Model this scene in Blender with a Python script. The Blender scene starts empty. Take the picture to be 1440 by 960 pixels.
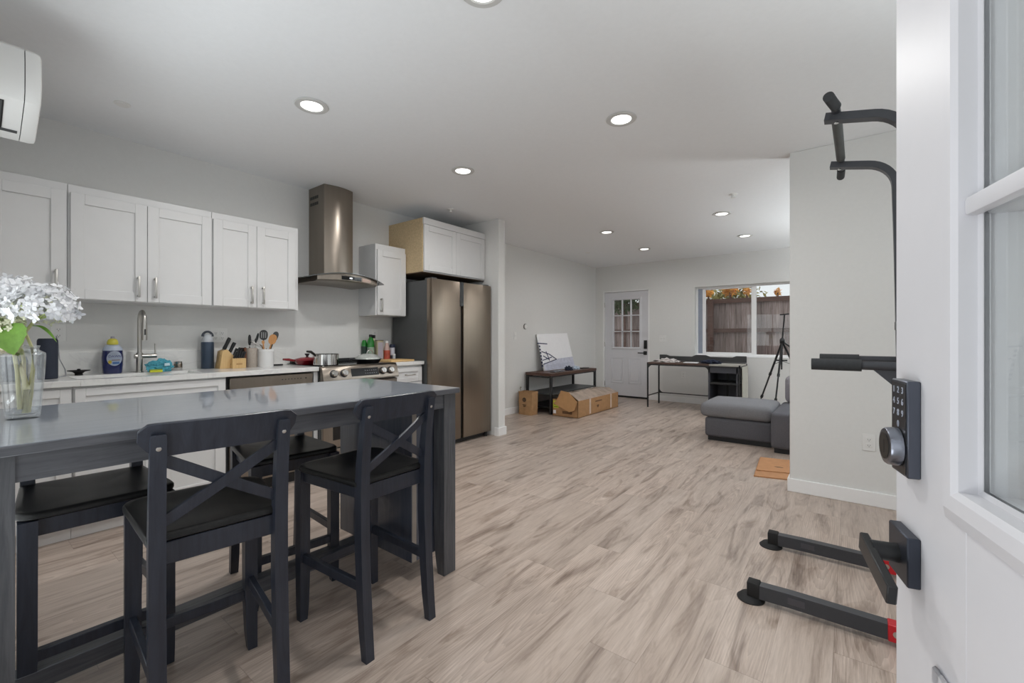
import bpy, bmesh, math, random
from mathutils import Vector, Matrix, noise
from math import pi, sin, cos, radians

random.seed(7)
SC = bpy.context.scene
COL = SC.collection

# ------------------------------------------------------------------ camera
cam_data = bpy.data.cameras.new('camera')
cam_data.sensor_width = 36.0
cam_data.lens = 616.17 / 1440 * 36
cam_data.shift_y = -(480 - 473.66) / 1440
cam_data.clip_start = 0.02
cam = bpy.data.objects.new('camera', cam_data)
cam.location = (0, 0, 1.1666)
cam.rotation_euler = (radians(90), 0, radians(37.683))
COL.objects.link(cam)
SC.camera = cam

# ------------------------------------------------------------------ light
LAMP_W = 9.2        # each recessed downlight over kitchen and entry
LAMPFAR_W = 4.3     # each recessed downlight of the living area (own dimmer)
DOOR_W = 3.0        # daylight in front of the open entry door
DOORUP_W = 100.0      # up-facing lamp added outside the entry to lift the ceiling
WIN_W = 16.0        # lamp added as daylight outside the added entry window
RIGHTUP_W = 66.0    # up-facing lamp added outside the added right hand window
SIDEUP_W = 1500.0      # up-facing lamp added outside the added side window beyond the corner
SKY = 0.9
EXPOSURE = 0.1
world = bpy.data.worlds.new('world')
SC.world = world
world.use_nodes = True
wn = world.node_tree
bg = wn.nodes['Background']
bg.inputs['Color'].default_value = (0.94, 0.97, 1.0, 1)
bg.inputs['Strength'].default_value = SKY


def area_light(name, loc, rot, sx, sy, watts, color, parent=None, shape='RECTANGLE', spread=180):
    d = bpy.data.lights.new(name, 'AREA')
    d.shape = shape
    d.size = sx
    d.size_y = sy
    d.energy = watts
    d.color = color
    d.spread = radians(spread)
    o = bpy.data.objects.new(name, d)
    o.location = loc
    o.rotation_euler = rot
    COL.objects.link(o)
    if parent:
        o.parent = parent
    return o


DAY = (0.945, 0.97, 1.0)
UP = (radians(180), 0, 0)  # aims the added lamps upward, standing in for ground bounce onto the ceiling
area_light('entry_daylight', (-0.25, -1.60, 1.10), (radians(90 + 4), 0, 0), 1.7, 2.0, DOOR_W, DAY)
area_light('ceiling_fill_at_entry', (-2.1, -1.45, 0.0), UP, 3.0, 2.3, DOORUP_W, DAY)
area_light('added_window_daylight', (-2.0, -1.60, 1.10), (radians(90 + 4), 0, 0), 2.8, 1.8, WIN_W, DAY)
area_light('ceiling_fill_at_right', (2.75, 2.1, 0.0), UP, 2.3, 3.4, RIGHTUP_W, DAY)
area_light('ceiling_fill_at_side', (3.3, 6.2, 0.0), UP, 2.3, 3.0, SIDEUP_W, DAY)
SC.view_settings.view_transform = 'Standard'
SC.view_settings.look = 'None'
SC.view_settings.gamma = 1
SC.view_settings.use_curve_mapping = False
SC.view_settings.exposure = EXPOSURE
try:
    SC.cycles.use_denoising = True
    SC.cycles.max_bounces = 12
    SC.cycles.diffuse_bounces = 6
    SC.cycles.caustics_reflective = False
    SC.cycles.caustics_refractive = False
    SC.cycles.sample_clamp_indirect = 6
except Exception:
    pass


# ------------------------------------------------------------------ materials
def lin(c):
    def f(v):
        v = v / 255.0
        return v / 12.92 if v <= 0.04045 else ((v + 0.055) / 1.055) ** 2.4
    return (f(c[0]), f(c[1]), f(c[2]), 1.0)


def newmat(name):
    m = bpy.data.materials.new(name)
    m.use_nodes = True
    nt = m.node_tree
    return m, nt, nt.nodes['Principled BSDF']


def N(nt, typ, **kw):
    n = nt.nodes.new(typ)
    for k, v in kw.items():
        if k in ('operation', 'blend_type', 'data_type', 'wave_type', 'wave_profile', 'bands_direction', 'noise_dimensions', 'rings_direction', 'feature'):
            setattr(n, k, v)
        else:
            n.inputs[k].default_value = v
    return n


def L(nt, a, b):
    nt.links.new(a, b)


def mat(name, c, rough=0.5, metal=0.0, var=0.06, scale=12.0, stretch=(1, 1, 1), bump=0.0, coat=0.0, spec=0.5):
    """paint / metal / plastic / fabric: base colour with a faint procedural mottling"""
    m, nt, b = newmat(name)
    tc = N(nt, 'ShaderNodeTexCoord')
    mp = N(nt, 'ShaderNodeMapping')
    mp.inputs['Scale'].default_value = stretch
    nz = N(nt, 'ShaderNodeTexNoise', Scale=scale, Detail=4.0, Roughness=0.6)
    L(nt, tc.outputs['Object'], mp.inputs['Vector'])
    L(nt, mp.outputs['Vector'], nz.inputs['Vector'])
    rp = N(nt, 'ShaderNodeValToRGB')
    base = lin(c)
    rp.color_ramp.elements[0].position = 0.3
    rp.color_ramp.elements[1].position = 0.7
    rp.color_ramp.elements[0].color = tuple(max(0, v * (1 - var)) for v in base[:3]) + (1,)
    rp.color_ramp.elements[1].color = tuple(min(1, v * (1 + var)) for v in base[:3]) + (1,)
    L(nt, nz.outputs['Fac'], rp.inputs['Fac'])
    L(nt, rp.outputs['Color'], b.inputs['Base Color'])
    b.inputs['Roughness'].default_value = rough
    b.inputs['Metallic'].default_value = metal
    b.inputs['Specular IOR Level'].default_value = spec
    if coat:
        b.inputs['Coat Weight'].default_value = coat
        b.inputs['Coat Roughness'].default_value = 0.08
    if bump:
        bp = N(nt, 'ShaderNodeBump', Strength=bump, Distance=0.002)
        L(nt, nz.outputs['Fac'], bp.inputs['Height'])
        L(nt, bp.outputs['Normal'], b.inputs['Normal'])
    return m


def wood(name, c0, c1, rough=0.45, axis='Y', scale=9.0, coat=0.0, bump=0.15, spec=0.5):
    """grain streaks running along one axis"""
    m, nt, b = newmat(name)
    tc = N(nt, 'ShaderNodeTexCoord')
    mp = N(nt, 'ShaderNodeMapping')
    st = {'X': (0.12, 1.6, 1.6), 'Y': (1.6, 0.12, 1.6), 'Z': (1.6, 1.6, 0.12)}[axis]
    mp.inputs['Scale'].default_value = st
    nz = N(nt, 'ShaderNodeTexNoise', Scale=scale * 4, Detail=6.0, Roughness=0.65, Distortion=0.6)
    L(nt, tc.outputs['Object'], mp.inputs['Vector'])
    L(nt, mp.outputs['Vector'], nz.inputs['Vector'])
    rp = N(nt, 'ShaderNodeValToRGB')
    rp.color_ramp.elements[0].position = 0.32
    rp.color_ramp.elements[1].position = 0.68
    rp.color_ramp.elements[0].color = lin(c0)
    rp.color_ramp.elements[1].color = lin(c1)
    L(nt, nz.outputs['Fac'], rp.inputs['Fac'])
    L(nt, rp.outputs['Color'], b.inputs['Base Color'])
    b.inputs['Roughness'].default_value = rough
    b.inputs['Specular IOR Level'].default_value = spec
    if coat:
        b.inputs['Coat Weight'].default_value = coat
        b.inputs['Coat Roughness'].default_value = 0.06
    bp = N(nt, 'ShaderNodeBump', Strength=bump, Distance=0.001)
    L(nt, nz.outputs['Fac'], bp.inputs['Height'])
    L(nt, bp.outputs['Normal'], b.inputs['Normal'])
    return m


def emit(name, c, s):
    m, nt, b = newmat(name)
    b.inputs['Base Color'].default_value = (1, 1, 1, 1)
    b.inputs['Emission Color'].default_value = c
    b.inputs['Emission Strength'].default_value = s
    return m


def pane(name, tint=(0.97, 0.985, 0.98), rough=0.0, ior=1.5):
    """thin sheet of glass: straight transmission plus a Fresnel reflection"""
    m, nt, b = newmat(name)
    nt.nodes.remove(b)
    out = nt.nodes['Material Output']
    tr = N(nt, 'ShaderNodeBsdfTransparent')
    tr.inputs['Color'].default_value = tint + (1,)
    gl = N(nt, 'ShaderNodeBsdfGlossy', Roughness=rough)
    lw = N(nt, 'ShaderNodeLayerWeight', Blend=0.5)
    f0 = ((ior - 1) / (ior + 1)) ** 2
    pw = N(nt, 'ShaderNodeMath', operation='POWER')
    L(nt, lw.outputs['Facing'], pw.inputs[0])
    pw.inputs[1].default_value = 5.0
    ma = N(nt, 'ShaderNodeMath', operation='MULTIPLY_ADD')
    L(nt, pw.outputs[0], ma.inputs[0])
    ma.inputs[1].default_value = 1 - f0
    ma.inputs[2].default_value = f0
    mx = N(nt, 'ShaderNodeMixShader')
    L(nt, ma.outputs[0], mx.inputs[0])
    L(nt, tr.outputs[0], mx.inputs[1])
    L(nt, gl.outputs[0], mx.inputs[2])
    L(nt, mx.outputs[0], out.inputs['Surface'])
    return m


def solid_glass(name, c=(1, 1, 1), ior=1.45, rough=0.02):
    m, nt, b = newmat(name)
    b.inputs['Base Color'].default_value = c + (1,)
    b.inputs['Transmission Weight'].default_value = 1.0
    b.inputs['IOR'].default_value = ior
    b.inputs['Roughness'].default_value = rough
    return m


def floor_material():
    m, nt, b = newmat('oak_plank_floor')
    tc = N(nt, 'ShaderNodeTexCoord')
    sp = N(nt, 'ShaderNodeSeparateXYZ')
    L(nt, tc.outputs['Object'], sp.inputs[0])

    def M(op, a, bb=None, c=None):
        n = N(nt, 'ShaderNodeMath', operation=op)
        for i, v in enumerate((a, bb, c)):
            if v is None:
                continue
            if isinstance(v, (int, float)):
                n.inputs[i].default_value = v
            else:
                L(nt, v, n.inputs[i])
        return n.outputs[0]
    W_, LEN = 0.185, 1.22
    xs = M('DIVIDE', M('ADD', sp.outputs['X'], 20.03), W_)
    row = M('FLOOR', xs)
    fx = M('FRACT', xs)
    wn1 = N(nt, 'ShaderNodeTexWhiteNoise', noise_dimensions='1D')
    L(nt, row, wn1.inputs['W'])
    ys = M('DIVIDE', M('ADD', M('ADD', sp.outputs['Y'], 20.0), M('MULTIPLY', wn1.outputs['Value'], LEN)), LEN)
    colm = M('FLOOR', ys)
    fy = M('FRACT', ys)
    cmb = N(nt, 'ShaderNodeCombineXYZ')
    L(nt, row, cmb.inputs[0])
    L(nt, colm, cmb.inputs[1])
    wn2 = N(nt, 'ShaderNodeTexWhiteNoise', noise_dimensions='2D')
    L(nt, cmb.outputs[0], wn2.inputs['Vector'])
    rnd = wn2.outputs['Value']
    # grain coordinates: long along Y, shifted per plank
    g = N(nt, 'ShaderNodeCombineXYZ')
    L(nt, M('ADD', sp.outputs['X'], M('MULTIPLY', rnd, 31.0)), g.inputs[0])
    L(nt, M('MULTIPLY', sp.outputs['Y'], 0.11), g.inputs[1])
    L(nt, M('MULTIPLY', rnd, 17.0), g.inputs[2])
    n1 = N(nt, 'ShaderNodeTexNoise', Scale=13.0, Detail=6.0, Roughness=0.62, Distortion=0.9)
    L(nt, g.outputs[0], n1.inputs['Vector'])
    g2 = N(nt, 'ShaderNodeCombineXYZ')
    L(nt, M('ADD', sp.outputs['X'], M('MULTIPLY', rnd, 11.0)), g2.inputs[0])
    L(nt, M('MULTIPLY', sp.outputs['Y'], 0.05), g2.inputs[1])
    n2 = N(nt, 'ShaderNodeTexNoise', Scale=160.0, Detail=3.0, Roughness=0.6)
    L(nt, g2.outputs[0], n2.inputs['Vector'])
    # cathedral figure
    g3 = N(nt, 'ShaderNodeCombineXYZ')
    L(nt, M('MULTIPLY', M('SUBTRACT', fx, M('ADD', 0.3, M('MULTIPLY', rnd, 0.4))), 1.0), g3.inputs[0])
    L(nt, M('MULTIPLY', M('SUBTRACT', fy, M('FRACT', M('MULTIPLY', rnd, 7.7))), 0.55), g3.inputs[1])
    wv = N(nt, 'ShaderNodeTexWave', wave_type='RINGS', rings_direction='Z', wave_profile='SAW', Scale=6.0, Distortion=3.2, Detail=2.0)
    wv.inputs['Detail Scale'].default_value = 1.6
    L(nt, g3.outputs[0], wv.inputs['Vector'])
    rp = N(nt, 'ShaderNodeValToRGB')
    cr = rp.color_ramp
    cr.elements[0].position = 0.25
    cr.elements[0].color = lin((118, 101, 90))
    cr.elements[1].position = 0.75
    cr.elements[1].color = lin((206, 191, 180))
    e = cr.elements.new(0.48)
    e.color = lin((186, 170, 158))
    L(nt, n1.outputs['Fac'], rp.inputs['Fac'])
    mx1 = N(nt, 'ShaderNodeMix', data_type='RGBA', blend_type='MULTIPLY')
    rp2 = N(nt, 'ShaderNodeValToRGB')
    rp2.color_ramp.elements[0].position = 0.3
    rp2.color_ramp.elements[0].color = (0.82, 0.80, 0.79, 1)
    rp2.color_ramp.elements[1].position = 0.65
    rp2.color_ramp.elements[1].color = (1.05, 1.05, 1.05, 1)
    L(nt, n2.outputs['Fac'], rp2.inputs['Fac'])
    mx1.inputs[0].default_value = 0.8
    L(nt, rp.outputs['Color'], mx1.inputs[6])
    L(nt, rp2.outputs['Color'], mx1.inputs[7])
    mx2 = N(nt, 'ShaderNodeMix', data_type='RGBA', blend_type='MULTIPLY')
    rp3 = N(nt, 'ShaderNodeValToRGB')
    rp3.color_ramp.elements[0].position = 0.0
    rp3.color_ramp.elements[0].color = (1.04, 1.04, 1.04, 1)
    rp3.color_ramp.elements[1].position = 1.0
    rp3.color_ramp.elements[1].color = (0.68, 0.66, 0.65, 1)
    L(nt, wv.outputs['Fac'], rp3.inputs['Fac'])
    L(nt, M('MULTIPLY', M('GREATER_THAN', rnd, 0.6), 0.55), mx2.inputs[0])
    L(nt, mx1.outputs[2], mx2.inputs[6])
    L(nt, rp3.outputs['Color'], mx2.inputs[7])
    # scattered knots, dark and drawn out along the plank
    g4 = N(nt, 'ShaderNodeCombineXYZ')
    L(nt, M('ADD', sp.outputs['X'], M('MULTIPLY', rnd, 5.0)), g4.inputs[0])
    L(nt, M('MULTIPLY', sp.outputs['Y'], 0.3), g4.inputs[1])
    n4 = N(nt, 'ShaderNodeTexNoise', Scale=7.0, Detail=3.0, Roughness=0.55, Distortion=1.2)
    L(nt, g4.outputs[0], n4.inputs['Vector'])
    kr = N(nt, 'ShaderNodeValToRGB')
    kr.color_ramp.elements[0].position = 0.57
    kr.color_ramp.elements[0].color = (1, 1, 1, 1)
    kr.color_ramp.elements[1].position = 0.74
    kr.color_ramp.elements[1].color = (0.62, 0.57, 0.53, 1)
    L(nt, n4.outputs['Fac'], kr.inputs['Fac'])
    mxk = N(nt, 'ShaderNodeMix', data_type='RGBA', blend_type='MULTIPLY')
    mxk.inputs[0].default_value = 1.0
    L(nt, mx2.outputs[2], mxk.inputs[6])
    L(nt, kr.outputs['Color'], mxk.inputs[7])
    # per plank tone
    hs = N(nt, 'ShaderNodeHueSaturation')
    L(nt, M('ADD', 0.90, M('MULTIPLY', rnd, 0.20)), hs.inputs['Value'])
    L(nt, mxk.outputs[2], hs.inputs['Color'])
    # seams
    sx = M('MINIMUM', fx, M('SUBTRACT', 1.0, fx))
    sy = M('MINIMUM', fy, M('SUBTRACT', 1.0, fy))
    seam = M('MAXIMUM', M('LESS_THAN', sx, 0.006), M('LESS_THAN', sy, 0.0011))
    mx3 = N(nt, 'ShaderNodeMix', data_type='RGBA', blend_type='MULTIPLY')
    L(nt, M('MULTIPLY', seam, 0.45), mx3.inputs[0])
    L(nt, hs.outputs[0], mx3.inputs[6])
    mx3.inputs[7].default_value = (0.45, 0.42, 0.40, 1)
    L(nt, mx3.outputs[2], b.inputs['Base Color'])
    b.inputs['Roughness'].default_value = 0.33
    bp = N(nt, 'ShaderNodeBump', Strength=0.12, Distance=0.001)
    L(nt, n2.outputs['Fac'], bp.inputs['Height'])
    L(nt, bp.outputs['Normal'], b.inputs['Normal'])
    return m


def quartz_material():
    m, nt, b = newmat('white_quartz')
    tc = N(nt, 'ShaderNodeTexCoord')
    nz = N(nt, 'ShaderNodeTexNoise', Scale=3.0, Detail=8.0, Roughness=0.6, Distortion=1.6)
    L(nt, tc.outputs['Object'], nz.inputs['Vector'])
    rp = N(nt, 'ShaderNodeValToRGB')
    cr = rp.color_ramp
    cr.elements[0].position = 0.46
    cr.elements[0].color = lin((226, 226, 224))
    cr.elements[1].position = 0.53
    cr.elements[1].color = lin((226, 226, 224))
    e = cr.elements.new(0.495)
    e.color = lin((217, 217, 216))
    L(nt, nz.outputs['Fac'], rp.inputs['Fac'])
    L(nt, rp.outputs['Color'], b.inputs['Base Color'])
    b.inputs['Roughness'].default_value = 0.16
    return m


M_WALL = mat('wall_paint', (226, 226, 224), 0.75, var=0.012, scale=40, bump=0.05)
M_CEIL = mat('ceiling_paint', (240, 242, 244), 0.85, var=0.012, scale=40, bump=0.05)
M_TRIM = mat('white_trim', (244, 244, 244), 0.4, var=0.01)
M_FLOOR = floor_material()
M_CAB = mat('cabinet_white', (221, 221, 221), 0.38, var=0.012)
M_PLY = mat('raw_plywood', (196, 174, 138), 0.7, var=0.16, scale=55)
M_QUARTZ = quartz_material()
M_STEEL = mat('brushed_steel', (148, 139, 129), 0.28, 1.0, var=0.05, scale=30, stretch=(1, 1, 0.03))
M_FRIDGE = mat('warm_brushed_steel', (142, 130, 117), 0.30, 1.0, var=0.05, scale=30, stretch=(6, 6, 0.05))
M_CHROME = mat('polished_steel', (205, 203, 200), 0.12, 1.0, var=0.03)
M_NICKEL = mat('brushed_nickel', (190, 187, 182), 0.3, 1.0, var=0.04)
M_DGREY = mat('dark_grey_enamel', (74, 76, 77), 0.45, var=0.05)
M_BLACK = mat('black_plastic', (26, 27, 29), 0.4, var=0.08)
M_BGLASS = mat('black_glass', (14, 14, 16), 0.08, var=0.05)
M_IRON = mat('black_iron', (36, 36, 38), 0.5, var=0.1)
M_TOWER = mat('graphite_powdercoat', (58, 60, 65), 0.42, var=0.06, bump=0.05)
M_FOAM = mat('black_foam', (54, 56, 58), 0.85, var=0.12, scale=120, bump=0.2)
M_RED = mat('red_plastic', (196, 28, 40), 0.4, var=0.05)
M_STOOL = wood('navy_black_stain', (36, 40, 51), (51, 56, 68), 0.34, 'Z', 8, spec=0.5)
M_SEAT = wood('black_stain_seat', (24, 24, 24), (37, 36, 35), 0.36, 'X', 8, spec=0.3)
M_TABLE = wood('grey_stained_wood', (72, 74, 80), (98, 99, 104), 0.36, 'Y', 10)
M_TABLEZ = wood('grey_stained_leg', (66, 68, 73), (96, 97, 101), 0.4, 'Z', 10)
M_TTOP = wood('lacquered_sheen_top', (142, 149, 160), (156, 162, 172), 0.28, 'Y', 6, coat=1.0, bump=0.04)  # lacquer coat; the wall's reflection is also put into the paler base colour
M_TCAB = wood('blue_grey_panel', (74, 80, 94), (90, 95, 108), 0.25, 'Z', 6, coat=0.5, bump=0.05)
M_DOOR = mat('door_white_paint', (219, 219, 223), 0.42, var=0.01)
M_PANE = pane('window_pane')
M_GLASS = solid_glass('clear_glass')
M_LENS = emit('lamp_lens', (1.0, 0.98, 0.94, 1), 2.5)
M_RING = mat('lamp_trim_ring', (206, 206, 204), 0.5, var=0.01)
M_RUBBER = mat('black_rubber', (22, 22, 23), 0.7, var=0.1)
M_WHITEP = mat('white_plastic', (232, 232, 230), 0.35, var=0.01)
M_CARD = mat('cardboard', (172, 132, 92), 0.8, var=0.1, scale=25, bump=0.1)
M_CARDO = mat('orange_cardboard', (184, 134, 92), 0.8, var=0.08, scale=25)
M_PAPERB = mat('kraft_paper', (178, 140, 100), 0.8, var=0.14, scale=14, bump=0.4)
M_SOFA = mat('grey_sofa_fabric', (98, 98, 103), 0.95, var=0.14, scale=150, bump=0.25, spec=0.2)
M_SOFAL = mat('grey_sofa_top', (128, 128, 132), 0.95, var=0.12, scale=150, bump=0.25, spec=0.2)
M_DWOOD = wood('walnut_brown', (70, 48, 40), (98, 70, 58), 0.45, 'Y', 9)
M_DWOODX = wood('walnut_brown_desk', (72, 52, 44), (104, 80, 68), 0.45, 'X', 9)
M_INK = mat('navy_ink', (48, 56, 92), 0.6, var=0.05)
M_WHITE = mat('white_board', (248, 248, 250), 0.6, var=0.02)


# ------------------------------------------------------------------ mesh building
class MB:
    def __init__(self):
        self.bm = bmesh.new()

    def _bevel(self, verts, r, seg):
        edges = set()
        for v in verts:
            for e in v.link_edges:
                edges.add(e)
        bmesh.ops.bevel(self.bm, geom=list(edges), offset=r, segments=seg, affect='EDGES', profile=0.5)

    def box(self, a, b, r=0.0, seg=2, rotz=0.0, pivot=None):
        x0, x1 = sorted((a[0], b[0]))
        y0, y1 = sorted((a[1], b[1]))
        z0, z1 = sorted((a[2], b[2]))
        ret = bmesh.ops.create_cube(self.bm, size=1.0)
        vs = ret['verts']
        for v in vs:
            v.co = Vector(((x0 + x1) / 2 + v.co.x * (x1 - x0), (y0 + y1) / 2 + v.co.y * (y1 - y0), (z0 + z1) / 2 + v.co.z * (z1 - z0)))
        if rotz:
            p = Vector(pivot) if pivot else Vector(((x0 + x1) / 2, (y0 + y1) / 2, 0))
            R = Matrix.Rotation(rotz, 4, 'Z')
            for v in vs:
                v.co = R @ (v.co - p) + p
        if r > 0:
            r = min(r, 0.48 * min(x1 - x0, y1 - y0, z1 - z0))
            self._bevel(vs, r, seg)
        return self

    def prism(self, pts, vec, r=0.0, seg=1):
        """polygon (3D points) extruded along vec"""
        vs = [self.bm.verts.new(p) for p in pts]
        f = self.bm.faces.new(vs)
        ext = bmesh.ops.extrude_face_region(self.bm, geom=[f])
        nv = [g for g in ext['geom'] if isinstance(g, bmesh.types.BMVert)]
        for v in nv:
            v.co += Vector(vec)
        bmesh.ops.recalc_face_normals(self.bm, faces=list({fc for v in vs + nv for fc in v.link_faces}))
        if r > 0:
            self._bevel(vs + nv, r, seg)
        return self

    def bar(self, p0, p1, w, t, up=(0, 0, 1), r=0.0):
        """rectangular bar p0->p1, w across, t along up"""
        p0, p1, up = Vector(p0), Vector(p1), Vector(up)
        d = (p1 - p0).normalized()
        s = d.cross(up).normalized()
        u = s.cross(d).normalized()
        q = [p0 + s * (w / 2) * a + u * (t / 2) * b for a, b in ((-1, -1), (1, -1), (1, 1), (-1, 1))]
        return self.prism([tuple(x) for x in q], tuple(p1 - p0), r)

    def loft(self, rings, cap=True, closed=True):
        """rings: list of lists of points with equal count"""
        R = [[self.bm.verts.new(p) for p in ring] for ring in rings]
        n = len(R[0])
        fs = []
        for i in range(len(R) - 1):
            for j in range(n if closed else n - 1):
                k = (j + 1) % n
                fs.append(self.bm.faces.new((R[i][j], R[i][k], R[i + 1][k], R[i + 1][j])))
        if cap and closed:
            fs.append(self.bm.faces.new(list(reversed(R[0]))))
            fs.append(self.bm.faces.new(R[-1]))
        bmesh.ops.recalc_face_normals(self.bm, faces=fs)
        return self

    def sweep(self, path, section, up=(0, 0, 1)):
        """section: 2D points (side, up) swept along path"""
        P = [Vector(p) for p in path]
        rings = []
        prev_s = None
        for i, p in enumerate(P):
            if i == 0:
                d = P[1] - P[0]
            elif i == len(P) - 1:
                d = P[-1] - P[-2]
            else:
                d = (P[i + 1] - P[i]).normalized() + (P[i] - P[i - 1]).normalized()
            d.normalize()
            s = d.cross(Vector(up))
            if s.length < 1e-4:
                s = prev_s or d.orthogonal()
            s.normalize()
            if prev_s is not None and s.dot(prev_s) < 0:
                s = -s
            prev_s = s
            u = s.cross(d).normalized()
            rings.append([tuple(p + s * a + u * b) for a, b in section])
        return self.loft(rings)

    def tube(self, path, r, n=12, up=(0, 0, 1)):
        rr = r if isinstance(r, (list, tuple)) else None
        if rr is None:
            return self.sweep(path, [(r * cos(2 * pi * k / n), r * sin(2 * pi * k / n)) for k in range(n)], up)
        P = [Vector(p) for p in path]
        rings = []
        for i, p in enumerate(P):
            d = (P[min(i + 1, len(P) - 1)] - P[max(i - 1, 0)]).normalized()
            s = d.cross(Vector(up))
            if s.length < 1e-3:
                s = d.cross(Vector((1, 0, 0)))
            s.normalize()
            u = s.cross(d)
            rings.append([tuple(p + s * rr[i] * cos(2 * pi * k / n) + u * rr[i] * sin(2 * pi * k / n)) for k in range(n)])
        return self.loft(rings)

    def lathe(self, prof, c=(0, 0, 0), n=32, axis='Z', sx=1.0, sy=1.0):
        rings = []
        for r, z in prof:
            r = max(r, 0.0004)
            ring = []
            for k in range(n):
                a = 2 * pi * k / n
                u, v = r * cos(a) * sx, r * sin(a) * sy
                if axis == 'Z':
                    ring.append((c[0] + u, c[1] + v, c[2] + z))
                elif axis == 'X':
                    ring.append((c[0] + z, c[1] + u, c[2] + v))
                else:
                    ring.append((c[0] + v, c[1] + z, c[2] + u))
            rings.append(ring)
        return self.loft(rings)

    def ball(self, c, rx, ry=None, rz=None, sub=2, jitter=0.0, seed=0):
        ry = ry or rx
        rz = rz or rx
        ret = bmesh.ops.create_icosphere(self.bm, subdivisions=sub, radius=1.0)
        for v in ret['verts']:
            k = 1.0
            if jitter:
                k += jitter * noise.noise(v.co * 2.2 + Vector((seed, seed * 1.7, 0))) + 0.5 * jitter * noise.noise(v.co * 5.0 + Vector((seed, 0, seed)))
            v.co = Vector((c[0] + v.co.x * rx * k, c[1] + v.co.y * ry * k, c[2] + v.co.z * rz * k))
        return self

    def quad(self, pts):
        vs = [self.bm.verts.new(p) for p in pts]
        self.bm.faces.new(vs)
        return self

    def xform(self, M):
        bmesh.ops.transform(self.bm, matrix=M, verts=self.bm.verts)
        return self

    def build(self, name, material, parent=None, smooth=True, angle=38, flip=False):
        me = bpy.data.meshes.new(name)
        off = Vector((0, 0, 0))
        p = parent
        while p is not None:
            off += p.location
            p = p.parent
        for v in self.bm.verts:
            v.co -= off
        self.bm.to_mesh(me)
        self.bm.free()
        me.materials.append(material)
        if smooth:
            me.shade_smooth()
            me.set_sharp_from_angle(angle=radians(angle))
        o = bpy.data.objects.new(name, me)
        COL.objects.link(o)
        if parent is not None:
            o.parent = parent
        return o


def tag(o, label, cat, group=None, kind=None):
    o['label'] = label
    o['category'] = cat
    if group:
        o['group'] = group
    if kind:
        o['kind'] = kind
    return o


def thing(name, label, cat, loc=(0, 0, 0), group=None, kind=None):
    o = bpy.data.objects.new(name, None)
    o.empty_display_size = 0.1
    COL.objects.link(o)
    o.location = loc
    return tag(o, label, cat, group, kind)


def struct(o, label=None, cat=None):
    o['kind'] = 'structure'
    if label:
        o['label'] = label
        o['category'] = cat
    return o


def dup(root, label, loc=None, rz=None, group=None):
    r = root.copy()
    COL.objects.link(r)
    if loc is not None:
        r.location = loc
    if rz is not None:
        r.rotation_euler = (0, 0, rz)
    r['label'] = label
    if group:
        r['group'] = group
    for ch in list(root.children):
        c = ch.copy()
        COL.objects.link(c)
        c.parent = r
        for g in list(ch.children):
            d = g.copy()
            COL.objects.link(d)
            d.parent = c
    return r


def text_mesh(name, body, size, M, material, parent, depth=0.0006, align='CENTER'):
    cu = bpy.data.curves.new(name, 'FONT')
    cu.body = body
    cu.size = size
    cu.align_x = align
    cu.align_y = 'CENTER'
    cu.extrude = depth
    t = bpy.data.objects.new(name, cu)
    COL.objects.link(t)
    dg = bpy.context.evaluated_depsgraph_get()
    me = bpy.data.meshes.new_from_object(t.evaluated_get(dg))
    bpy.data.objects.remove(t)
    bpy.data.curves.remove(cu)
    me.name = name
    me.transform(M)
    off = Vector((0, 0, 0))
    p = parent
    while p is not None:
        off += p.location
        p = p.parent
    me.transform(Matrix.Translation(-off))
    me.materials.clear()
    me.materials.append(material)
    o = bpy.data.objects.new(name, me)
    COL.objects.link(o)
    o.parent = parent
    return o


def frame_matrix(origin, xdir, ydir):
    x = Vector(xdir).normalized()
    y = Vector(ydir).normalized()
    z = x.cross(y)
    m = Matrix((x, y, z)).transposed().to_4x4()
    m.translation = Vector(origin)
    return m


# ================================================================== STRUCTURE
WX = -4.064          # kitchen / living left wall face
CZ = 2.562           # ceiling height
FY = 8.03            # far wall face
EY = -0.04           # entry wall inner face

struct(MB().box((WX - 0.15, EY - 0.15, -0.12), (2.05, FY + 0.18, 0.0)).build('floor', M_FLOOR), 'grey brown oak plank floor running through kitchen and living room', 'floor')
struct(MB().box((WX - 0.15, EY - 0.15, CZ), (2.05, FY + 0.18, CZ + 0.12)).build('ceiling', M_CEIL), 'flat pale ceiling with recessed lights', 'ceiling')
struct(MB().box((WX - 0.15, EY - 0.15, 0), (WX, FY + 0.18, CZ)).build('wall_left', M_WALL), 'long pale wall behind the kitchen and the low bench', 'wall')
# far wall with door and window openings
DX0, DX1, DZ = -3.905, -2.965, 2.065
VX0, VX1, VZ0, VZ1 = -2.158, -0.40, 0.845, 2.035
wb = MB()
wb.box((WX, FY, 0), (DX0, FY + 0.16, CZ)).box((DX0, FY, DZ), (DX1, FY + 0.16, CZ)).box((DX1, FY, 0), (VX0, FY + 0.16, CZ))
wb.box((VX0, FY, 0), (VX1, FY + 0.16, VZ0)).box((VX0, FY, VZ1), (VX1, FY + 0.16, CZ)).box((VX1, FY, 0), (1.9, FY + 0.16, CZ))
struct(wb.build('wall_far', M_WALL), 'far pale wall holding the back door and the wide window', 'wall')
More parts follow.
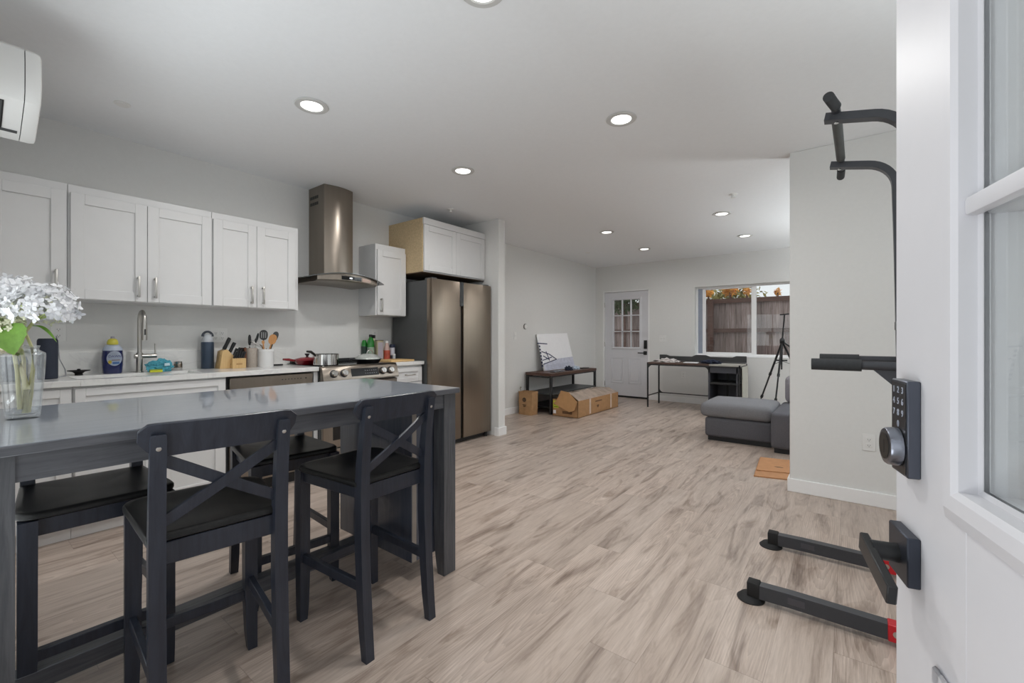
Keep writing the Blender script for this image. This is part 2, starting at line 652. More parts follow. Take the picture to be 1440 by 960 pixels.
# entry wall behind the camera with doorway and an opening for the added window
wb = MB()
wb.box((WX, EY, 0), (-2.78, EY - 0.15, CZ)).box((-2.78, EY, 0), (-0.95, EY - 0.15, 0.30)).box((-2.78, EY, 1.95), (-0.95, EY - 0.15, CZ))
wb.box((-0.95, EY, 0), (-0.69, EY - 0.15, CZ)).box((-0.69, EY, 2.075), (0.285, EY - 0.15, CZ)).box((0.285, EY, 0), (1.9, EY - 0.15, CZ))
struct(wb.build('wall_entry', M_WALL), 'entry wall around the open front door', 'wall')
struct(MB().box((-0.365, 3.92, 0), (1.9, 4.05, CZ), 0.004, 1).build('wall_partition', M_WALL), 'pale wall ending in a corner in front of the sofa', 'wall')
struct(MB().box((1.35, EY - 0.15, 0), (1.5, 0.6, CZ)).box((1.35, 3.5, 0), (1.5, 3.92, CZ)).box((1.35, 0.6, 0), (1.5, 3.5, 0.55)).box((1.35, 0.6, 2.2), (1.5, 3.5, CZ)).build('wall_right', M_WALL), 'right wall of the entry behind the open front door', 'wall')
wb = MB()
wb.box((1.9, 4.05, 0), (2.05, 5.3, CZ)).box((1.9, 5.3, 0), (2.05, 7.1, 0.85)).box((1.9, 5.3, 2.05), (2.05, 7.1, CZ)).box((1.9, 7.1, 0), (2.05, FY + 0.16, CZ))
wb.box((1.5, 3.92, 0), (2.05, 4.05, CZ))
struct(wb.build('wall_side', M_WALL), 'right wall of the living area hidden behind the corner', 'wall')
struct(MB().box((WX, EY, 0), (-2.905, 0.118, CZ)).build('wall_block', M_WALL), 'closet wall block left of the kitchen that carries the air conditioner', 'wall')
struct(MB().box((WX, 3.985, 0), (-3.28, 4.11, CZ), 0.004, 1).build('wall_column', M_WALL), 'short wall stub standing beside the steel refrigerator', 'wall')

BH, BT = 0.098, 0.014


def base(name, a, b, label):
    struct(MB().box(a, b, 0.003, 1).build(name, M_TRIM), label, 'baseboard')


base('baseboard_partition', (-0.365 - BT, 3.92 - BT, 0), (1.35, 3.92, BH), 'white baseboard along the corner wall on the right')
base('baseboard_corner', (-0.365 - BT, 3.92, 0), (-0.365, 4.05, BH), 'white baseboard on the end of the corner wall')
base('baseboard_left', (WX, 4.11, 0), (WX + BT, FY, BH), 'white baseboard behind the low bench')
bb = MB().box((-3.28, 3.985 - BT, 0), (-3.28 + BT, 4.11 + BT, BH), 0.003, 1).box((-3.33, 3.985 - BT, 0), (-3.28, 3.985, BH)).box((WX + BT, 4.11, 0), (-3.28, 4.11 + BT, BH))
struct(bb.build('baseboard_column', M_TRIM), 'white baseboard wrapped around the wall stub by the refrigerator', 'baseboard')
base('baseboard_far', (DX1, FY - BT, 0), (1.9, FY, BH), 'white baseboard below the far window')
base('baseboard_corner_left', (WX + BT, FY - BT, 0), (DX0, FY, BH), 'short white baseboard between the corner and the back door')


# ---------------------------------------------------------- nine-lite doors
def nine_lite_door(root, Wd, Hd, T, gx0, gx1, gz0, gz1):
    """door in local coords: x 0..Wd from the hinge, exterior face at y=0, interior at y=-T; g*: glass opening"""
    mb = MB()
    e_ = 0.003
    mb.box((0, -T, 0.006), (gx0 - e_, 0, Hd), 0.002, 1)
    mb.box((gx1 + e_, -T, 0.006), (Wd, 0, Hd), 0.002, 1)
    mb.box((gx0 - e_, -T, 0.006), (gx1 + e_, 0, gz0 - e_))
    mb.box((gx0 - e_, -T, gz1 + e_), (gx1 + e_, 0, Hd))
    mb.build('door_slab', M_DOOR, root)
    fr = MB()
    w_, pr_ = 0.040, 0.0125
    for sy in (1, -1):
        yb, yt = (0.0, pr_) if sy > 0 else (-T, -T - pr_)
        o_ = [(gx0 - w_, gz0 - w_), (gx1 + w_, gz0 - w_), (gx1 + w_, gz1 + w_), (gx0 - w_, gz1 + w_)]
        m_ = [(gx0 - 0.022, gz0 - 0.022), (gx1 + 0.022, gz0 - 0.022), (gx1 + 0.022, gz1 + 0.022), (gx0 - 0.022, gz1 + 0.022)]
        n_ = [(gx0 - 0.006, gz0 - 0.006), (gx1 + 0.006, gz0 - 0.006), (gx1 + 0.006, gz1 + 0.006), (gx0 - 0.006, gz1 + 0.006)]
        i_ = [(gx0, gz0), (gx1, gz0), (gx1, gz1), (gx0, gz1)]
        yg = yb - sy * 0.0110
        l_ = [(gx0 + 0.005, gz0 + 0.005), (gx1 - 0.005, gz0 + 0.005), (gx1 - 0.005, gz1 - 0.005), (gx0 + 0.005, gz1 - 0.005)]
        yg = -0.0104 if sy > 0 else -0.0146
        loops = [[(x, y, z) for x, z in lp] for lp, y in ((o_, yb), (o_, yb + sy * 0.004), (m_, yt), (n_, yt), (i_, yb + sy * 0.008), (i_, yg + sy * 0.003), (l_, yg + sy * 0.001), (l_, yg))]
        vs = [[fr.bm.verts.new(p) for p in lp] for lp in loops]
        fs = []
        for a_ in range(len(vs) - 1):
            for k in range(4):
                q = (k + 1) % 4
                fs.append(fr.bm.faces.new((vs[a_][k], vs[a_][q], vs[a_ + 1][q], vs[a_ + 1][k])))
        bmesh.ops.recalc_face_normals(fr.bm, faces=fs)
    fr.build('lite_frame', M_DOOR, root, angle=20)
    MB().box((gx0 + 0.001, -0.0145, gz0 + 0.001), (gx1 - 0.001, -0.0105, gz1 - 0.001)).build('glass_pane', M_PANE, root)
    mu = MB()
    for (y0, y1) in ((-0.0105, 0.003), (-T - 0.003, -0.0145)):
        for i in (1, 2):
            x = gx0 + (gx1 - gx0) * i / 3
            mu.box((x - 0.010, y0, gz0), (x + 0.010, y1, gz1), 0.004, 2)
            z = gz0 + (gz1 - gz0) * i / 3
            mu.box((gx0, y0, z - 0.010), (gx1, y1 + 0.001, z + 0.010), 0.004, 2)
    mu.build('muntin', M_DOOR, root)
    pn = MB()
    pw = (Wd - 0.36) / 2
    for xa in (0.13, Wd - 0.13 - pw):
        for (y0, y1) in ((0.0, 0.006), (-T - 0.006, -T)):
            za, zb = 0.27, 0.77
            s = 0.022
            pn.box((xa, y0, za), (xa + s, y1, zb), 0.003, 1).box((xa + pw - s, y0, za), (xa + pw, y1, zb), 0.003, 1)
            pn.box((xa, y0, za), (xa + pw, y1, za + s), 0.003, 1).box((xa, y0, zb - s), (xa + pw, y1, zb), 0.003, 1)
            pn.box((xa + 0.05, y0, za + 0.05), (xa + pw - 0.05, y1 * 0.8, zb - 0.05), 0.004, 1)
    pn.build('panel_molding', M_DOOR, root)


# door_1: far back door (interior face towards the room)
d1 = struct(thing('door_1', 'white back door with nine small panes in the far wall', 'door', (-3.88, FY + 0.075, 0)), 'white back door with nine small panes in the far wall', 'door')


def place_local(root, fn):
    """build parts at the origin (root temporarily there), then move the root"""
    loc = root.location.copy()
    root.location = (0, 0, 0)
    fn()
    root.location = loc


place_local(d1, lambda: nine_lite_door(d1, 0.885, 2.04, 0.044, 0.180, 0.712, 0.966, 1.892))


def far_door_hardware():
    MB().box((0.80, -0.062, 0.945), (0.86, -0.044, 1.105), 0.004).build('keypad_lock', M_BLACK, d1)
    lv = MB().box((0.79, -0.054, 0.83), (0.858, -0.044, 0.90), 0.003)
    lv.tube([(0.825, -0.054, 0.866), (0.825, -0.09, 0.866)], 0.012).box((0.695, -0.098, 0.856), (0.838, -0.086, 0.876), 0.003)
    lv.build('lever_handle', M_BLACK, d1)
    for z in (1.80, 1.02, 0.25):
        MB().tube([(-0.004, -0.050, z - 0.045), (-0.004, -0.050, z + 0.045)], 0.008).build('hinge', M_NICKEL, d1)


place_local(d1, far_door_hardware)
fj = MB()
fj.box((DX0, FY, 0), (-3.884, FY + 0.16, DZ)).box((-2.99, FY, 0), (DX1, FY + 0.16, DZ)).box((DX0, FY, 2.046), (DX1, FY + 0.16, DZ))
struct(fj.build('trim_1', M_TRIM), 'thin white jamb around the back door', 'trim')
struct(MB().box((-3.884, FY + 0.005, 0.0), (-2.99, FY + 0.16, 0.006)).box((-3.884, FY + 0.03, 0.006), (-2.99, FY + 0.13, 0.03)).build('trim_2', M_BLACK), 'black threshold under the back door', 'trim')

# window_1 in the far wall: vinyl slider
w1 = struct(thing('window_1', 'wide white sliding window over the desk looking onto a fence', 'window', (VX0, FY + 0.09, VZ0)), 'wide white sliding window over the desk looking onto a fence', 'window')
yA, yB = FY + 0.085, FY + 0.14
f = MB()
f.box((VX0, yA, VZ0), (VX0 + 0.03, yB, VZ1), 0.003, 1).box((VX1 - 0.03, yA, VZ0), (VX1, yB, VZ1), 0.003, 1)
f.box((VX0 + 0.03, yA, VZ0), (VX1 - 0.03, yB, VZ0 + 0.035), 0.003, 1).box((VX0 + 0.03, yA, VZ1 - 0.03), (VX1 - 0.03, yB, VZ1), 0.003, 1)
f.build('window_frame', M_TRIM, w1)
f = MB()
xm = -1.255
f.box((VX0 + 0.105, yA + 0.01, VZ0 + 0.035), (VX0 + 0.155, yB - 0.01, VZ1 - 0.03), 0.003, 1)
f.box((xm - 0.035, yA - 0.005, VZ0 + 0.035), (xm + 0.035, yB - 0.005, VZ1 - 0.03), 0.003, 1)
f.box((VX0 + 0.155, yA + 0.01, VZ0 + 0.035), (xm, yB - 0.01, VZ0 + 0.06), 0.003, 1).box((VX0 + 0.155, yA + 0.01, VZ1 - 0.05), (xm, yB - 0.01, VZ1 - 0.03), 0.003, 1)
f.build('sash', M_TRIM, w1)
MB().box((VX0 + 0.03, yA + 0.02, VZ0 + 0.035), (VX0 + 0.105, yB - 0.01, VZ1 - 0.03), 0.002, 1).build('shaded_jamb_strip', mat('shade_tinted_vinyl', (150, 157, 172), 0.45), w1)  # blue-grey shade of the window reveal put into this strip's colour
MB().box((VX0 + 0.155, yA + 0.026, VZ0 + 0.06), (xm, yA + 0.032, VZ1 - 0.05)).box((xm + 0.035, yA + 0.02, VZ0 + 0.035), (VX1 - 0.03, yA + 0.026, VZ1 - 0.03)).build('glass_pane', M_PANE, w1)
struct(MB().box((VX0 - 0.0, FY - 0.004, VZ0 - 0.02), (VX1, FY + 0.085, VZ0 + 0.004), 0.003, 1).build('trim_3', M_TRIM), 'white sill of the far window', 'trim')
# added_window_2 beside the entry door, behind the camera; added_window_3 in the hidden side wall; unseen windows added to let light in
for nm, a, b, lab in (('added_window_2', (-2.78, EY - 0.12, 0.30), (-0.95, EY - 0.07, 1.95), 'white framed window added unseen in the entry wall for more daylight'),
                      ('added_window_4', (1.41, 0.6, 0.55), (1.46, 3.5, 2.2), 'white framed window added unseen in the right wall to light the ceiling'),
                      ('added_window_3', (1.94, 5.3, 0.85), (1.99, 7.1, 2.05), 'white framed window added unseen in the side wall to light the living area')):
    w = struct(thing(nm, lab, 'window', a), lab, 'window')
    f = MB()
    if nm == 'added_window_2':
        f.box(a, (a[0] + 0.05, b[1], b[2])).box((b[0] - 0.05, a[1], a[2]), b).box((a[0] + 0.05, a[1], a[2]), (b[0] - 0.05, b[1], a[2] + 0.05)).box((a[0] + 0.05, a[1], b[2] - 0.05), (b[0] - 0.05, b[1], b[2])).box((-2.02, a[1], a[2] + 0.05), (-1.98, b[1], b[2] - 0.05))
    else:
        f.box(a, (b[0], a[1] + 0.05, b[2])).box((a[0], b[1] - 0.05, a[2]), b).box((a[0], a[1] + 0.05, a[2]), (b[0], b[1] - 0.05, a[2] + 0.05)).box((a[0], a[1] + 0.05, b[2] - 0.05), (b[0], b[1] - 0.05, b[2]))
    f.build('window_frame', M_TRIM, w)
    if nm == 'added_window_2':
        MB().box((a[0] + 0.045, (a[1] + b[1]) / 2 - 0.002, a[2] + 0.045), (b[0] - 0.045, (a[1] + b[1]) / 2 + 0.002, b[2] - 0.045)).build('glass_pane', M_PANE, w)
    else:
        MB().box(((a[0] + b[0]) / 2 - 0.002, a[1] + 0.045, a[2] + 0.045), ((a[0] + b[0]) / 2 + 0.002, b[1] - 0.045, b[2] - 0.045)).build('glass_pane', M_PANE, w)

# door_2: the open front door at the right, hinged beside the camera
d2 = struct(thing('door_2', 'open white front door with glass panes close at the right', 'door', (0, 0, 0)), 'open white front door with glass panes close at the right', 'door')
nine_lite_door(d2, 0.905, 2.045, 0.044, 0.200, 0.705, 1.000, 1.915)
LT = 0.905 - 0.0864      # lock reference: near edge of the keypad


def entry_lock():
    kp = MB().box((LT, 0, 0.980), (LT + 0.0545, 0.0145, 1.108), 0.0015, 1).build('keypad_lock', mat('gunmetal', (92, 96, 106), 0.35, 0.9), d2)
    MB().box((LT + 0.0035, 0.0145, 0.984), (LT + 0.051, 0.0152, 1.104)).build('key_panel', mat('keypad_black', (34, 35, 38), 0.35), kp)
    mdig = mat('key_digits_grey', (176, 182, 196), 0.5)
    digs = ['1', '2', '3', '4', '5', '6', '7', '8', '9', '*', '0', '#']
    for i, ch in enumerate(digs[:9] + ['0']):
        r_, c_ = divmod(i, 3)
        if ch == '0':
            r_, c_ = 3, 1
        # seen from outside, reading left-to-right runs towards the hinge
        x = LT + 0.0425 - c_ * 0.0145
        z = 1.094 - r_ * 0.0155
        text_mesh('key_digit', ch, 0.0125, frame_matrix((x, 0.0155, z), (-1, 0, 0), (0, 0, 1)), mdig, kp, 0.0003)
    kn = MB().lathe([(0.024, 0.0), (0.0262, 0.002), (0.0252, 0.013), (0.0235, 0.0155), (0.018, 0.0162), (0.0, 0.0162)], (LT + 0.0272, 0.0145, 1.0165), 32, 'Y')
    k2 = kn.build('turn_knob', mat('satin_metal', (132, 136, 146), 0.26, 1.0), d2)
    MB().lathe([(0.018, 0), (0.018, 0.0008), (0.0, 0.0008)], (LT + 0.0272, 0.0306, 1.0165), 24, 'Y').box((LT + 0.0255, 0.031, 1.007), (LT + 0.0289, 0.0318, 1.025)).build('key_slot', mat('lock_face', (58, 57, 54), 0.4, 0.8), k2)
    rs = MB().box((LT, 0, 0.836), (LT + 0.066, 0.0145, 0.902), 0.0015, 1).build('rose_plate', mat('charcoal_metal', (62, 66, 76), 0.42, 0.7), d2)
    lv = MB().tube([(LT + 0.033, 0.0145, 0.868), (LT + 0.033, 0.044, 0.868)], 0.0125, 16)
    lv.bar((LT + 0.060, 0.0455, 0.8685), (LT - 0.052, 0.0455, 0.8465), 0.011, 0.026, r=0.0015)
    lv.build('lever_handle', mat('black_bronze', (54, 55, 56), 0.4, 0.6), d2)
    MB().box((0.9045, -0.034, 0.84), (0.906, -0.010, 0.90)).box((0.9045, -0.034, 1.02), (0.906, -0.010, 1.075)).build('latch_plate', M_NICKEL, d2)
    for z in (0.22, 1.03, 1.83):
        MB().tube([(-0.005, -0.044 - 0.004, z - 0.05), (-0.005, -0.048, z + 0.05)], 0.008).build('hinge', M_NICKEL, d2)


entry_lock()
d2.location = (0.2615, -0.0196, 0)
d2.rotation_euler = (0, 0, radians(103.3))
fj = MB()
fj.box((-0.69, EY, 0), (-0.665, EY - 0.15, 2.075)).box((0.272, EY - 0.02, 0), (0.285, EY - 0.15, 2.075)).box((-0.665, EY, 2.055), (0.272, EY - 0.15, 2.075))
struct(fj.build('trim_4', M_TRIM), 'white jamb of the front doorway', 'trim')

# ================================================================== KITCHEN
def shaker(mb, y0, y1, z0, z1, xf, fr=0.062, t=0.02):
    """shaker door facing +x, front face at xf"""
    g = 0.0015
    y0, y1, z0, z1 = y0 + g, y1 - g, z0 + g, z1 - g
    mb.box((xf - t, y0, z0), (xf, y0 + fr, z1), 0.0015, 1).box((xf - t, y1 - fr, z0), (xf, y1, z1), 0.0015, 1)
    mb.box((xf - t, y0 + fr, z0), (xf, y1 - fr, z0 + fr), 0.0015, 1).box((xf - t, y0 + fr, z1 - fr), (xf, y1 - fr, z1), 0.0015, 1)
    mb.box((xf - t, y0 + fr - 0.004, z0 + fr - 0.004), (xf - 0.010, y1 - fr + 0.004, z1 - fr + 0.004))
    return mb


def pull_v(x, y, z0, z1, parent):
    m = MB().box((x, y - 0.006, z0 + 0.004), (x + 0.026, y + 0.006, z0 + 0.016), 0.002, 1).box((x, y - 0.006, z1 - 0.016), (x + 0.026, y + 0.006, z1 - 0.004), 0.002, 1)
    m.box((x + 0.022, y - 0.0065, z0), (x + 0.032, y + 0.0065, z1), 0.003, 2)
    return m.build('bar_handle', M_NICKEL, parent)


def pull_h(x, y0, y1, z, parent):
    m = MB().box((x, y0 + 0.004, z - 0.006), (x + 0.026, y0 + 0.016, z + 0.006), 0.002, 1).box((x, y1 - 0.016, z - 0.006), (x + 0.026, y1 - 0.004, z + 0.006), 0.002, 1)
    m.box((x + 0.022, y0, z - 0.0065), (x + 0.032, y1, z + 0.0065), 0.003, 2)
    return m.build('bar_handle', M_NICKEL, parent)


UX = -3.755     # upper cabinet body front
UB, UT, UD = 1.395, 2.096, 2.047


def upper(name, label, y0, y1, doors, z0=UB, z1=UT, zd=UD, bx=UX, side=None):
    c = thing(name, label, 'cabinet', (WX, y0, z0), 'white upper cabinets')
    MB().box((WX + 0.003, y0 + 0.001, z0), (bx, y1 - 0.001, z1), 0.0015, 1).build('carcass', M_CAB, c)
    for (a, b, hy) in doors:
        d = shaker(MB(), a, b, z0 + 0.004, zd, bx + 0.02).build('door', M_CAB, c)
        if hy is not None:
            pull_v(bx + 0.02, hy, z0 + 0.033, z0 + 0.172, d)
    return c


upper('upper_cabinet', 'white upper cabinet at the left edge, above the flower vase', 0.122, 0.455, [(0.13, 0.446, 0.402)])
upper('upper_cabinet', 'widest white upper cabinet, with two doors, over the sink faucet', 0.455, 1.212, [(0.464, 0.832, 0.783), (0.832, 1.208, 0.872)])
upper('upper_cabinet', 'white upper cabinet with two narrow doors over the knife block', 1.212, 1.856, [(1.216, 1.517, 1.476), (1.517, 1.826, 1.560)])
upper('upper_cabinet', 'small white single door upper cabinet between range hood and refrigerator', 2.642, 3.017, [(2.655, 3.010, 2.69)], 1.385, 2.108, 2.05, -3.775)
fc = thing('upper_cabinet', 'white two door cabinet with bare plywood side above the refrigerator', 'cabinet', (WX, 3.02, 1.845), 'white upper cabinets')
MB().box((WX + 0.003, 3.032, 1.845), (-3.50, 3.98, 2.405), 0.0015, 1).build('carcass', M_CAB, fc)
p = MB().box((WX + 0.003, 3.018, 1.845), (-3.502, 3.032, 2.403)).build('side_panel', M_PLY, fc)
p['label'] = 'bare plywood side panel'
for a, b in ((3.025, 3.492), (3.492, 3.972)):
    shaker(MB(), a, b, 1.855, 2.335, -3.48).build('door', M_CAB, fc)
MB().box((-3.50, 3.02, 2.338), (-3.482, 3.982, 2.405), 0.0015, 1).build('top_rail', M_CAB, fc)
MB().box((WX + 0.003, 3.02, 1.838), (-3.502, 3.98, 1.845)).build('underside', mat('brown_underside', (92, 72, 54), 0.7, var=0.1), fc)

# ---- base cabinets
BX = -3.515
CT = 0.92       # worktop height
CB = 0.885


def base_cab(name, label, y0, y1, fronts):
    c = thing(name, label, 'cabinet', (WX, y0, 0), 'white base cabinets')
    MB().box((WX + 0.003, y0 + 0.001, 0.105), (BX, y1 - 0.001, CB)).build('carcass', M_CAB, c)
    MB().box((WX + 0.003, y0 + 0.001, 0.0), (BX - 0.055, y1 - 0.001, 0.105)).build('toe_kick', M_CAB, c)
    for kind, a, b, za, zb, hy in fronts:
        d = shaker(MB(), a, b, za, zb, BX + 0.02, 0.062 if zb - za > 0.25 else 0.045).build('drawer' if kind == 'dr' else 'door', M_CAB, c)
        if kind == 'dr' and hy:
            pull_h(BX + 0.02, hy[0], hy[1], (za + zb) / 2, d)
        elif hy:
            pull_v(BX + 0.02, hy[0], zb - 0.18, zb - 0.04, d)
    return c


base_cab('base_cabinet', 'white base cabinet with drawer at the left edge behind the vase', 0.122, 0.446, [('dr', 0.13, 0.440, 0.715, 0.872, None), ('do', 0.13, 0.440, 0.11, 0.712, (0.40,))])
base_cab('base_cabinet', 'wide white base cabinet under the sink', 0.446, 1.222, [('dr', 0.452, 1.214, 0.715, 0.872, None), ('do', 0.452, 0.833, 0.11, 0.712, (0.79,)), ('do', 0.833, 1.214, 0.11, 0.712, (0.875,))])
base_cab('base_cabinet', 'narrow white base cabinet with dark drawer pull beside the refrigerator', 2.656, 3.018, [('dr', 2.664, 3.008, 0.715, 0.865, (2.78, 2.90)), ('do', 2.664, 3.008, 0.11, 0.712, (2.70,))])

# ---- worktops
SKX0, SKX1, SKY0, SKY1 = -3.87, -3.575, 0.475, 1.10
wt = MB()
CX = -3.478
wt.box((WX, 0.120, CB), (CX, SKY0, CT), 0.002, 1).box((WX, SKY1, CB), (CX, 1.893, CT), 0.002, 1).box((WX, SKY0, CB), (SKX0, SKY1, CT)).box((SKX1, SKY0, CB), (CX, SKY1, CT))
tag(wt.build('countertop', M_QUARTZ), 'long white quartz countertop around the sink', 'countertop')
tag(MB().box((WX, 2.652, CB), (CX, 3.024, CT), 0.002, 1).build('countertop', M_QUARTZ), 'short white quartz countertop between range and refrigerator', 'countertop')
struct(MB().box((WX, 0.120, CT), (WX + 0.014, 1.893, CT + 0.143), 0.001, 1).build('trim_5', M_QUARTZ), 'low white backsplash strip behind the long countertop', 'trim')
struct(MB().box((WX, 2.652, CT), (WX + 0.014, 3.024, CT + 0.143), 0.001, 1).build('trim_6', M_QUARTZ), 'low white backsplash strip behind the short countertop', 'trim')

# ---- sink and faucet
sk = MB()
t = 0.004
sk.box((SKX0, SKY0, CB - 0.20), (SKX1, SKY1, CB - 0.196)).box((SKX0, SKY0, CB - 0.2), (SKX0 + t, SKY1, CB + 0.004)).box((SKX1 - t, SKY0, CB - 0.2), (SKX1, SKY1, CB + 0.004))
sk.box((SKX0, SKY0, CB - 0.2), (SKX1, SKY0 + t, CB + 0.004)).box((SKX0, SKY1 - t, CB - 0.2), (SKX1, SKY1, CB + 0.004))
s_ = tag(sk.build('sink', M_STEEL), 'steel sink basin set into the long countertop', 'sink')
MB().lathe([(0.045, 0), (0.045, 0.004), (0.0, 0.004)], (-3.72, 0.79, CB - 0.196), 24).build('drain', M_NICKEL, s_)
FXX, FYY = -3.945, 0.835
fa = thing('faucet', 'tall brushed steel gooseneck faucet behind the sink', 'faucet', (FXX, FYY, CT))
MB().lathe([(0.024, 0), (0.024, 0.006), (0.019, 0.008), (0.019, 0.135), (0.016, 0.137), (0.0, 0.137)], (FXX, FYY, CT), 24).build('body', M_NICKEL, fa)
path = [(FXX, FYY, CT + 0.13), (FXX, FYY, CT + 0.36)]
for k in range(1, 13):
    a = pi * k / 12
    path.append((FXX + 0.062 - 0.062 * cos(a), FYY, CT + 0.36 + 0.062 * sin(a)))
path.append((FXX + 0.124, FYY, CT + 0.335))
MB().tube(path, 0.0125, 14, up=(0, 1, 0)).build('spout', M_NICKEL, fa)
MB().tube([(FXX + 0.124, FYY, CT + 0.345), (FXX + 0.124, FYY, CT + 0.225)], 0.0145, 16, up=(0, 1, 0)).build('spray_head', M_NICKEL, fa)
MB().box((FXX + 0.137, FYY - 0.004, CT + 0.26), (FXX + 0.1405, FYY + 0.004, CT + 0.30), 0.001, 1).build('spray_button', M_BLACK, fa)
MB().tube([(FXX + 0.0, FYY - 0.028, CT + 0.112), (FXX + 0.0, FYY + 0.095, CT + 0.112)], 0.0155, 16).build('cross_body', M_NICKEL, fa)
MB().tube([(FXX, FYY + 0.087, CT + 0.12), (FXX, FYY + 0.087, CT + 0.20)], 0.0045, 10, up=(0, 1, 0)).build('lever_handle', M_NICKEL, fa)

# ---- dishwasher
dw = thing('dishwasher', 'stainless dishwasher under the long countertop', 'dishwasher', (WX, 1.226, 0))
MB().box((WX + 0.003, 1.228, 0.10), (BX - 0.02, 1.858, CB - 0.006)).build('tub_body', M_DGREY, dw)
MB().box((BX - 0.02, 1.240, 0.10), (BX + 0.02, 1.846, 0.765), 0.003, 1).build('door', M_STEEL, dw)
cp = MB().box((BX - 0.02, 1.240, 0.79), (BX + 0.022, 1.846, 0.872), 0.003, 1).build('control_strip', M_STEEL, dw)
MB().lathe([(0.006, 0), (0.006, 0.001), (0, 0.001)], (BX + 0.022, 1.79, 0.836), 14, 'X').build('power_button', M_BLACK, cp)
for k in range(7):
    MB().box((BX + 0.022, 1.60 + k * 0.024, 0.833), (BX + 0.0225, 1.609 + k * 0.024, 0.839)).build('indicator', M_BLACK, cp)
MB().box((BX - 0.02, 1.228, 0.765), (BX - 0.005, 1.858, 0.79)).build('handle_pocket', M_BLACK, dw)
MB().box((WX + 0.1, 1.228, 0.0), (BX - 0.06, 1.858, 0.10)).build('toe_kick', M_BLACK, dw)
tag(MB().box((WX + 0.003, 1.860, 0.0), (BX + 0.015, 1.892, CB)).build('filler_panel', M_CAB), 'thin white filler strip between dishwasher and range', 'panel')

# ---- range
RY0, RY1 = 1.896, 2.648
RX = -3.455
rg = thing('range', 'stainless slide in range with four knobs and a dark display', 'range', (WX, RY0, 0))
MB().box((WX + 0.01, RY0, 0.02), (RX - 0.01, RY1, 0.905)).build('body', M_DGREY, rg)
MB().prism([(RX - 0.03, RY0, 0.79), (RX + 0.045, RY0, 0.79), (RX + 0.045, RY0, 0.805), (RX + 0.015, RY0, 0.908), (RX + 0.0, RY0, 0.922), (RX - 0.03, RY0, 0.922)], (0, RY1 - RY0, 0), 0.002, 1).build('control_panel', M_STEEL, rg)
MB().box((WX + 0.01, RY0 + 0.004, 0.905), (RX - 0.028, RY1 - 0.004, 0.925), 0.002, 1).build('glass_cooktop', M_BGLASS, rg)
MB().box((WX + 0.012, RY0 + 0.03, 0.925), (WX + 0.06, RY1 - 0.03, 0.955), 0.004, 1).build('vent_rail', M_BLACK, rg)
sl = Vector((-0.03, 0, 0.103)).normalized()          # up along the slope
nrm = Vector((0.103, 0, 0.03)).normalized()
pc = Vector((RX + 0.030, 0, 0.856))


def slope_pt(y, u, n):
    q = pc + sl * u + nrm * n
    return (q.x, y, q.z)


disp = MB()
disp.prism([slope_pt(2.155, -0.034, 0.0), slope_pt(2.43, -0.034, 0.0), slope_pt(2.43, 0.036, 0.0), slope_pt(2.155, 0.036, 0.0)], tuple(nrm * 0.002))
dsp = disp.build('display', M_BGLASS, rg)
dm = MB()
mark = mat('display_marks', (120, 122, 124), 0.5)
for r_ in range(2):
    for k in range(6):
        y = 2.29 + k * 0.022
        u = -0.012 + r_ * 0.024
        dm.prism([slope_pt(y, u - 0.003, 0.002), slope_pt(y + 0.009, u - 0.003, 0.002), slope_pt(y + 0.009, u + 0.003, 0.002), slope_pt(y, u + 0.003, 0.002)], tuple(nrm * 0.0004))
dm.build('touch_marks', mark, dsp)
for y in (1.990, 2.085, 2.475, 2.562):
    c0 = Vector(slope_pt(y, 0.0, 0.0))
    kb = MB().lathe([(0.034, 0.0), (0.034, 0.006), (0.028, 0.008), (0.0, 0.008)], (0, 0, 0), 24)
    R = frame_matrix(c0, (0, 1, 0), tuple(sl))
    kb.xform(R)
    kb2 = kb.build('knob', M_BLACK, rg)
    g = MB().lathe([(0.027, 0.006), (0.026, 0.030), (0.022, 0.034), (0.0, 0.034)], (0, 0, 0), 24).box((-0.005, -0.024, 0.03), (0.005, 0.024, 0.038), 0.002, 1)
    g.xform(R)
    g.build('knob_grip', M_CHROME, kb2)
dr = MB().box((RX - 0.01, RY0 + 0.004, 0.235), (RX + 0.028, RY1 - 0.004, 0.780), 0.004, 1).build('oven_door', M_STEEL, rg)
MB().box((RX + 0.028, RY0 + 0.09, 0.30), (RX + 0.030, RY1 - 0.09, 0.66)).build('oven_window', M_BGLASS, dr)
h = MB().tube([(RX + 0.072, RY0 + 0.05, 0.735), (RX + 0.072, RY1 - 0.05, 0.735)], 0.012, 14).box((RX + 0.02, RY0 + 0.06, 0.725), (RX + 0.072, RY0 + 0.08, 0.745)).box((RX + 0.02, RY1 - 0.08, 0.725), (RX + 0.072, RY1 - 0.06, 0.745))
h.build('oven_handle', M_CHROME, dr)
MB().box((RX - 0.01, RY0 + 0.004, 0.07), (RX + 0.025, RY1 - 0.004, 0.225), 0.004, 1).build('warming_drawer', M_STEEL, rg)
ft = MB()
for y in (RY0 + 0.05, RY1 - 0.05):
    for x in (RX - 0.08, WX + 0.1):
        ft.box((x - 0.02, y - 0.02, 0), (x + 0.02, y + 0.02, 0.03))
ft.build('feet', M_BLACK, rg)

# ---- range hood
hd = thing('range_hood', 'stainless chimney range hood with a curved glass canopy', 'range hood', (WX, 2.256, 1.6))
HC = 2.256


def chim(z0, z1, y0, y1, xs, bulge):
    pts = [(WX, y0, z0), (xs, y0, z0)]
    for k in range(1, 12):
        t_ = k / 12
        pts.append((xs + bulge * sin(pi * t_), y0 + (y1 - y0) * t_, z0))
    pts += [(xs, y1, z0), (WX, y1, z0)]
    return MB().prism(pts, (0, 0, z1 - z0))


